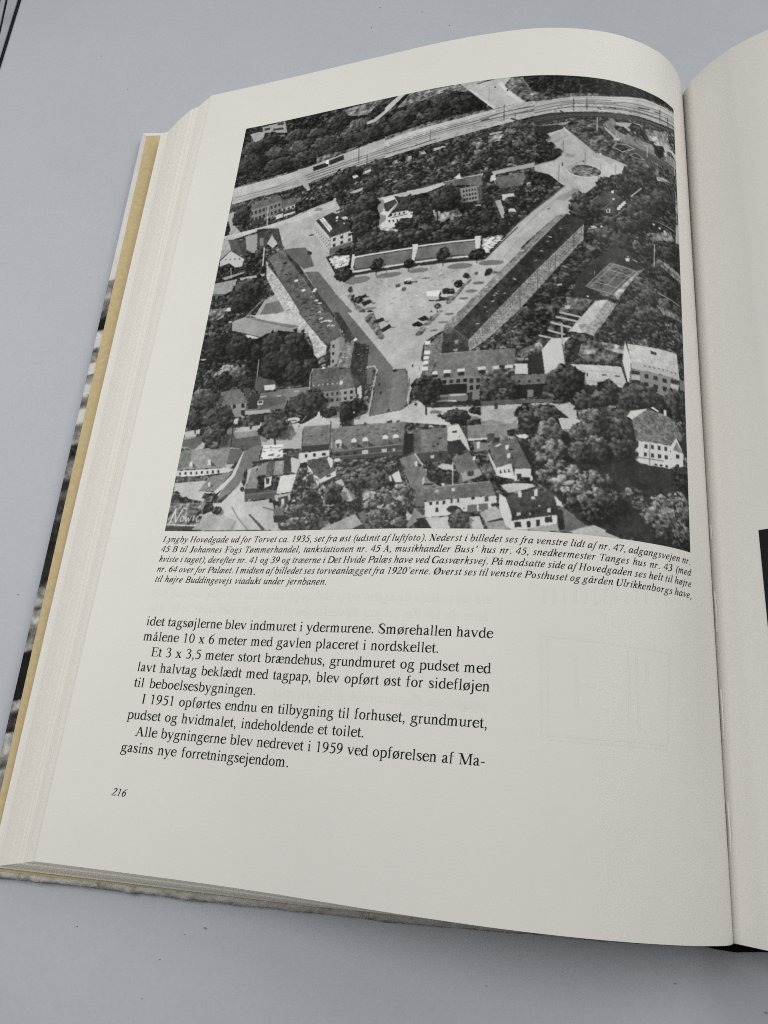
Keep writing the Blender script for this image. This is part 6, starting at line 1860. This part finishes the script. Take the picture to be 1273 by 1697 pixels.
def paint(src, n):
    """draws the halftone picture as a square array of grey tones (0..255) from a list of traced shapes; units are thousandths of the picture side"""
    rg = np.random.default_rng(12)
    img = np.full((n, n), 95.0)
    yy, xx = np.meshgrid((np.arange(n) + .5) * 1000 / n, (np.arange(n) + .5) * 1000 / n, indexing='ij')
    F = [fbm1(xx, yy, 100 + 7 * q, 1.0 / sc) for q, sc in enumerate((9, 16, 28, 60))]
    F = [f / f.std() for f in F]
    Fd = [(np.roll(np.roll(f, 2, 0), 2, 1) - np.roll(np.roll(f, -2, 0), -2, 1)) for f in F]
    Fd = [f / f.std() for f in Fd]
    white = rg.normal(0, 1, (n, n))
    S4 = fbm1(xx, yy, 400, 1 / 4.5); S4 = S4 / S4.std()
    def sub(x0, y0, x1, y1):
        k = n / 1000.0
        a = max(int(y0 * k) - 1, 0); b = min(int(y1 * k) + 2, n); c = max(int(x0 * k) - 1, 0); d = min(int(x1 * k) + 2, n)
        return (slice(a, b), slice(c, d)) if b > a and d > c else None
    def inside(pts, sl):
        X = xx[sl]; Y = yy[sl]; m = np.zeros(X.shape, bool); q = len(pts)
        for i in range(q):
            x1, y1 = pts[i]; x2, y2 = pts[(i + 1) % q]
            if y1 == y2: continue
            m ^= ((y1 > Y) != (y2 > Y)) & (X < (x2 - x1) * (Y - y1) / (y2 - y1) + x1)
        return m
    def cover(pts):
        P = np.array(pts, float); sl = sub(P[:, 0].min(), P[:, 1].min(), P[:, 0].max(), P[:, 1].max())
        if sl is None: return None, None
        return sl, inside(pts, sl)
    def tex(kind, tone, sl):
        X = xx[sl]; Y = yy[sl]
        if kind == 'w':   # foliage mass: lit clumps from the upper left
            v = tone + Fd[1][sl] * 14 + Fd[0][sl] * 13 + F[2][sl] * 9 + F[3][sl] * 5
            return np.clip(v, 18, 175)
        if kind == 'v':   # loose scrub / gardens
            return np.clip(tone + Fd[0][sl] * 15 + S4[sl] * 14 + F[1][sl] * 12 + F[2][sl] * 9, 20, 190)
        if kind == 'd': return tone + S4[sl] * 3 + F[2][sl] * 4 + F[0][sl] * 2
        if kind == 'g': return tone + S4[sl] * 2.5 + F[1][sl] * 3 + F[3][sl] * 3.5 + white[sl] * 2.5   # ground
        if kind == 'r': return tone + S4[sl] * 5 + F[0][sl] * 3.5 + F[2][sl] * 4 + white[sl] * 4   # roof tiles
        if kind == 't': return tone + S4[sl] * 10 + white[sl] * 9 + F[0][sl] * 7                     # rough roof
        return tone + white[sl] * 1.5 + F[2][sl] * 2
    def blend(sl, m, v, a=1.0):
        t = img[sl]; t[m] = t[m] * (1 - a) + np.broadcast_to(v, t.shape)[m] * a
    def line(pts, wd, tone, a=1.0):
        for (x1, y1), (x2, y2) in zip(pts[:-1], pts[1:]):
            h = wd / 2.0 + .6
            sl = sub(min(x1, x2) - h, min(y1, y2) - h, max(x1, x2) + h, max(y1, y2) + h)
            if sl is None: continue
            X = xx[sl] - x1; Y = yy[sl] - y1; L2 = (x2 - x1) ** 2 + (y2 - y1) ** 2 + 1e-9
            u = np.clip((X * (x2 - x1) + Y * (y2 - y1)) / L2, 0, 1)
            dd = np.hypot(X - u * (x2 - x1), Y - u * (y2 - y1))
            cov = np.clip((wd / 2.0 - dd) * 1.2 + .5, 0, 1) * a
            img[sl] = img[sl] * (1 - cov) + (tone + white[sl] * 2) * cov
    def crown(cx, cy, rx, ry, tone, seed, clip=None, shadow=True):
        r = np.random.default_rng(seed); sl = sub(cx - rx * 1.3, cy - ry * 1.3, cx + rx * 1.9, cy + ry * 1.5)
        if sl is None: return
        X0 = xx[sl]; Y0 = yy[sl]; X = (X0 - cx) / rx; Y = (Y0 - cy) / ry; d = np.hypot(X, Y)
        rough = F[0][sl] * .07 + F[1][sl] * .09
        if shadow:      # what the printed picture shows beside the tree: its own shade on the ground to the right
            sh = np.hypot((X - .55) / 1.0, (Y - .45) / .8) + rough < .95
            t = img[sl]; t[sh] = t[sh] * .62 + 8
        m = d + rough < 1.0
        if clip is not None: m &= clip[sl]
        nl = int(np.clip(rx * ry / 9.0, 7, 90)); lit = np.full(X.shape, .10); zb = np.full(X.shape, -9.0)
        for q in range(nl):          # overlapping leaf clumps, each lit from the upper left
            an = r.uniform(0, 6.283); rad = math.sqrt(r.uniform(0, 1)) * .95; lx, ly = rad * math.cos(an), rad * math.sin(an)
            lr = r.uniform(.16, .34) if nl < 18 else r.uniform(.10, .24); dx = (X - lx) / lr; dy = (Y - ly) / lr; q2 = dx * dx + dy * dy
            hgt = np.sqrt(np.clip(1 - q2, 0, 1)); z = hgt * lr - (lx * .10 - ly * .75) * .5 + r.uniform(0, .25)
            mm = (q2 < 1) & (z > zb)
            e = .42 + (-dx * .50 - dy * .62) * .24 + (-lx * .55 - ly * .62) * .40 + r.normal(0, .07)
            lit[mm] = e[mm]; zb[mm] = z[mm]
        lit = lit + S4[sl] * .11 + Fd[0][sl] * .07
        v = tone * (.50 + 1.55 * np.clip(lit, 0, 1.15) ** 1.25)
        blend(sl, m, np.clip(v, 16, 180))
    def forest(pts, tone, seed):
        r = np.random.default_rng(seed); P = np.array(pts); clip = np.zeros((n, n), bool); sl, m = cover(pts)
        if sl is None: return
        clip[sl] = m; blend(sl, m, np.clip(tone * .72 + S4[sl] * 6 + F[0][sl] * 5, 14, 150))
        y = P[:, 1].min()
        while y < P[:, 1].max():
            R = 9 + 9 * np.clip(y, 0, 1000) / 1000.0; x = P[:, 0].min() + r.uniform(0, R)
            while x < P[:, 0].max():
                cx = x + r.uniform(-.4, .4) * R; cy = y + r.uniform(-.4, .4) * R
                if Polyin(pts, cx, cy):
                    k = r.uniform(.6, 1.25); crown(cx, cy, R * k * 1.1, R * k * r.uniform(.75, 1.0), tone * r.uniform(.78, 1.25), int(r.integers(1 << 30)), clip, False)
                x += R * r.uniform(1.0, 1.9)
            y += R * .85
    for ln in src.strip().split('\n'):
        a = ln.split(); c = a[0]
        if c == 'P':       # polygon: tone, texture, points
            pts = [tuple(map(float, q.split(','))) for q in a[3:]]
            if a[2] == 'w': forest(pts, float(a[1]), int(abs(pts[0][0] * 13 + pts[0][1] * 7))); continue
            sl, m = cover(pts)
            if sl is not None: blend(sl, m, tex(a[2], float(a[1]), sl))
        elif c == 'S':     # cast shadow / darkening of what is below: factor, points
            pts = [tuple(map(float, q.split(','))) for q in a[2:]]
            sl, m = cover(pts)
            if sl is not None: t = img[sl]; t[m] *= float(a[1])
        elif c == 'L':     # line: width, tone, points
            line([tuple(map(float, q.split(','))) for q in a[3:]], float(a[1]), float(a[2]))
        elif c == 'C':     # tree crown: tone, cx,cy, rx,ry
            cx, cy = map(float, a[2].split(',')); rx, ry = map(float, a[3].split(','))
            crown(cx, cy, rx, ry, float(a[1]), int(cx * 31 + cy * 7))
        elif c == 'E':     # ellipse: tone, texture, centre, radii
            cx, cy = map(float, a[3].split(',')); rx, ry = map(float, a[4].split(','))
            sl = sub(cx - rx, cy - ry, cx + rx, cy + ry)
            if sl is not None: blend(sl, ((xx[sl] - cx) / rx) ** 2 + ((yy[sl] - cy) / ry) ** 2 < 1, tex(a[2], float(a[1]), sl))
        elif c == 'W':     # windows on a quad (four corners from top left, clockwise): tone, columns, rows, fill u, fill v
            q = np.array([tuple(map(float, z.split(','))) for z in a[6:10]]); nx, ny = int(a[2]), int(a[3]); fu, fv = float(a[4]), float(a[5])
            for i in range(nx):
                for j in range(ny):
                    u0, u1 = (i + .5 - fu / 2) / nx, (i + .5 + fu / 2) / nx; v0, v1 = (j + .5 - fv / 2) / ny, (j + .5 + fv / 2) / ny
                    f = lambda u, v: tuple(q[0] * (1 - u) * (1 - v) + q[1] * u * (1 - v) + q[2] * u * v + q[3] * (1 - u) * v)
                    pts = [f(u0, v0), f(u1, v0), f(u1, v1), f(u0, v1)]
                    sl, m = cover(pts)
                    if sl is not None: blend(sl, m, float(a[1]) + rg.uniform(-12, 12))
        elif c == 'N':     # scattered small marks in a polygon: tone, count, size, points
            pts = [tuple(map(float, q.split(','))) for q in a[4:]]; Pn = np.array(pts); got = 0
            for _ in range(int(a[2]) * 6):
                x = rg.uniform(Pn[:, 0].min(), Pn[:, 0].max()); y = rg.uniform(Pn[:, 1].min(), Pn[:, 1].max())
                if Polyin(pts, x, y):
                    s_ = float(a[3]) * rg.uniform(.6, 1.3); an = rg.uniform(-.5, .3)
                    line([(x - s_ * math.cos(an), y - s_ * math.sin(an)), (x + s_ * math.cos(an), y + s_ * math.sin(an))], s_ * .9, float(a[1]) + rg.uniform(-15, 15)); got += 1
                    if got >= int(a[2]): break
    # press gain: slight softening, fine dot screen and paper grain
    k = np.array([1, 3.2, 1.]) / 5.2
    for ax in (0, 1): img = np.roll(img, 1, ax) * k[0] + img * k[1] + np.roll(img, -1, ax) * k[2]
    img[0] = img[1]; img[-1] = img[-2]; img[:, 0] = img[:, 1]; img[:, -1] = img[:, -2]
    img = img + white * 2.5 + F[3] * 1.5
    return np.clip(img, 14, 200)
def Polyin(pts, x, y):
    r = False; q = len(pts)
    for i in range(q):
        x1, y1 = pts[i]; x2, y2 = pts[(i + 1) % q]
        if (y1 > y) != (y2 > y) and x < (x2 - x1) * (y - y1) / (y2 - y1) + x1: r = not r
    return r

TP0 = 0.076340; TP1 = 0.651362
NU = 860
img = paint(PRINT_TRACE, NU)
sv, tv = np.meshgrid(np.linspace(SL, SR, NU), np.linspace(TP0, TP1, NU), indexing='ij')
alb = lin(img.T)[..., None] * np.array([.995, 1.0, .965]) * PRINT_GAIN
pp = grid_mesh('printed_photograph', page_n(sv, tv, .04 * U), M_PRINT, lp, col=alb)
pp['label'] = 'black and white aerial photograph of a town square between long apartment blocks'

# dark picture on the right page, cut by the edge of the view
ua = (0.1805, 0.6231, 0.86)
du, dt = np.meshgrid(np.linspace(ua[0], .9, 60), np.linspace(ua[1], ua[2], 60), indexing='ij')
Pd = right_page(du, dt); Pd[..., 2] += .10 * U
nn = fbm1(du * 8, dt * 8, 5, 1.0)
cold = lin(20 + nn * 6)[..., None] * np.array([1.06, .97, 1.0])
rpp = grid_mesh('printed_photograph', Pd, M_PRINT, rp, col=cold, flip=True)
rpp['label'] = 'near-black corner of the picture on the right page'

# ------------------------------------------------------------------ grey object with dark stripes at the far left
M_GREYB, N_, L_, B_ = mat('grey_board', (.30, .32, .34), .6, .2)
n_ = noise(N_, L_, 60, 4); r_ = ramp(N_, L_, n_.outputs[0], [(.3, (.26, .28, .30)), (.7, (.34, .36, .38))]); L_.new(r_.outputs[0], B_.inputs['Base Color'])
M_BLK, _, _, _ = mat('black_edge', (.006, .006, .007), .6, .2)
box = empty('striped_box', (-1.13 * S, .30 * S, -H * S))
box['label'] = 'grey flat box with black stripes, cut off at the far left corner of the table'
box['category'] = 'box'
def box_mesh(name, quad, za, zb, m):
    b = MB(); o = (-1.13, .30, -H)
    q = [(x - o[0], y - o[1]) for x, y in quad]
    b.prism([(x, y, za) for x, y in q], [(x, y, zb) for x, y in q]); return b.build(name, m, box)
far = -1.5
def band(name, xt, xb, za, zb, m):      # right edge passes (xt, .3641) and (xb, .1931)
    d = (xt - xb) / (.3641 - .1931)
    y0, y1 = .10, .75
    box_mesh(name, [(far, y0), (xb + d * (y0 - .1931), y0), (xt + d * (y1 - .3641), y1), (far, y1)], za, zb, m)
band('stripe', -1.1057, -1.0951, .0003, .0040, M_BLK)
band('panel', -1.1085, -1.0972, .0042, .0060, M_GREYB)
band('stripe', -1.1275, -1.1040, .0062, .0068, M_BLK)
band('panel', -1.1305, -1.1062, .0070, .0085, M_GREYB)
band('stripe', -1.1390, -1.1155, .0087, .0093, M_BLK)
band('panel', -1.1460, -1.1235, .0095, .0110, M_GREYB)

# ------------------------------------------------------------------ specks of lint on the table
M_SPECK, _, _, _ = mat('dark_lint', (.24, .24, .25), .9, .05)
for i, (x, y, r) in enumerate([(-0.4974, -1.0476, 0.00088), (-0.6323, -1.0605, 0.00044), (-0.5388, -1.0798, 0.00049), (-0.5177, -1.0552, 0.00033), (-0.0421, -1.0439, 0.00055), (-0.2153, -1.0656, 0.00039), (0.036, -1.0577, 0.00088), (-0.5496, -1.1146, 0.00033), (-0.4449, 0.3018, 0.00066), (-0.4545, 0.255, 0.00061), (-0.9149, 0.2121, 0.00044), (-0.8489, 0.1319, 0.00044), (-0.3273, 0.2533, 0.00055), (-0.3736, 0.2872, 0.00044), (-0.7969, -0.7204, 0.00049)]):
    b = MB(); a0 = i * 1.3
    pts = [(x + r * math.cos(a0 + q * 1.2566) * (1 if q % 2 else 1.7), y + r * math.sin(a0 + q * 1.2566)) for q in range(5)]
    b.prism([(px, py, -H + .0001) for px, py in pts], [(px, py, -H + .0011) for px, py in pts])
    o = b.build('lint_speck', M_SPECK); o['label'] = 'tiny dark speck of lint lying on the pale table'; o['category'] = 'speck'; o['group'] = 'lint specks on the table'
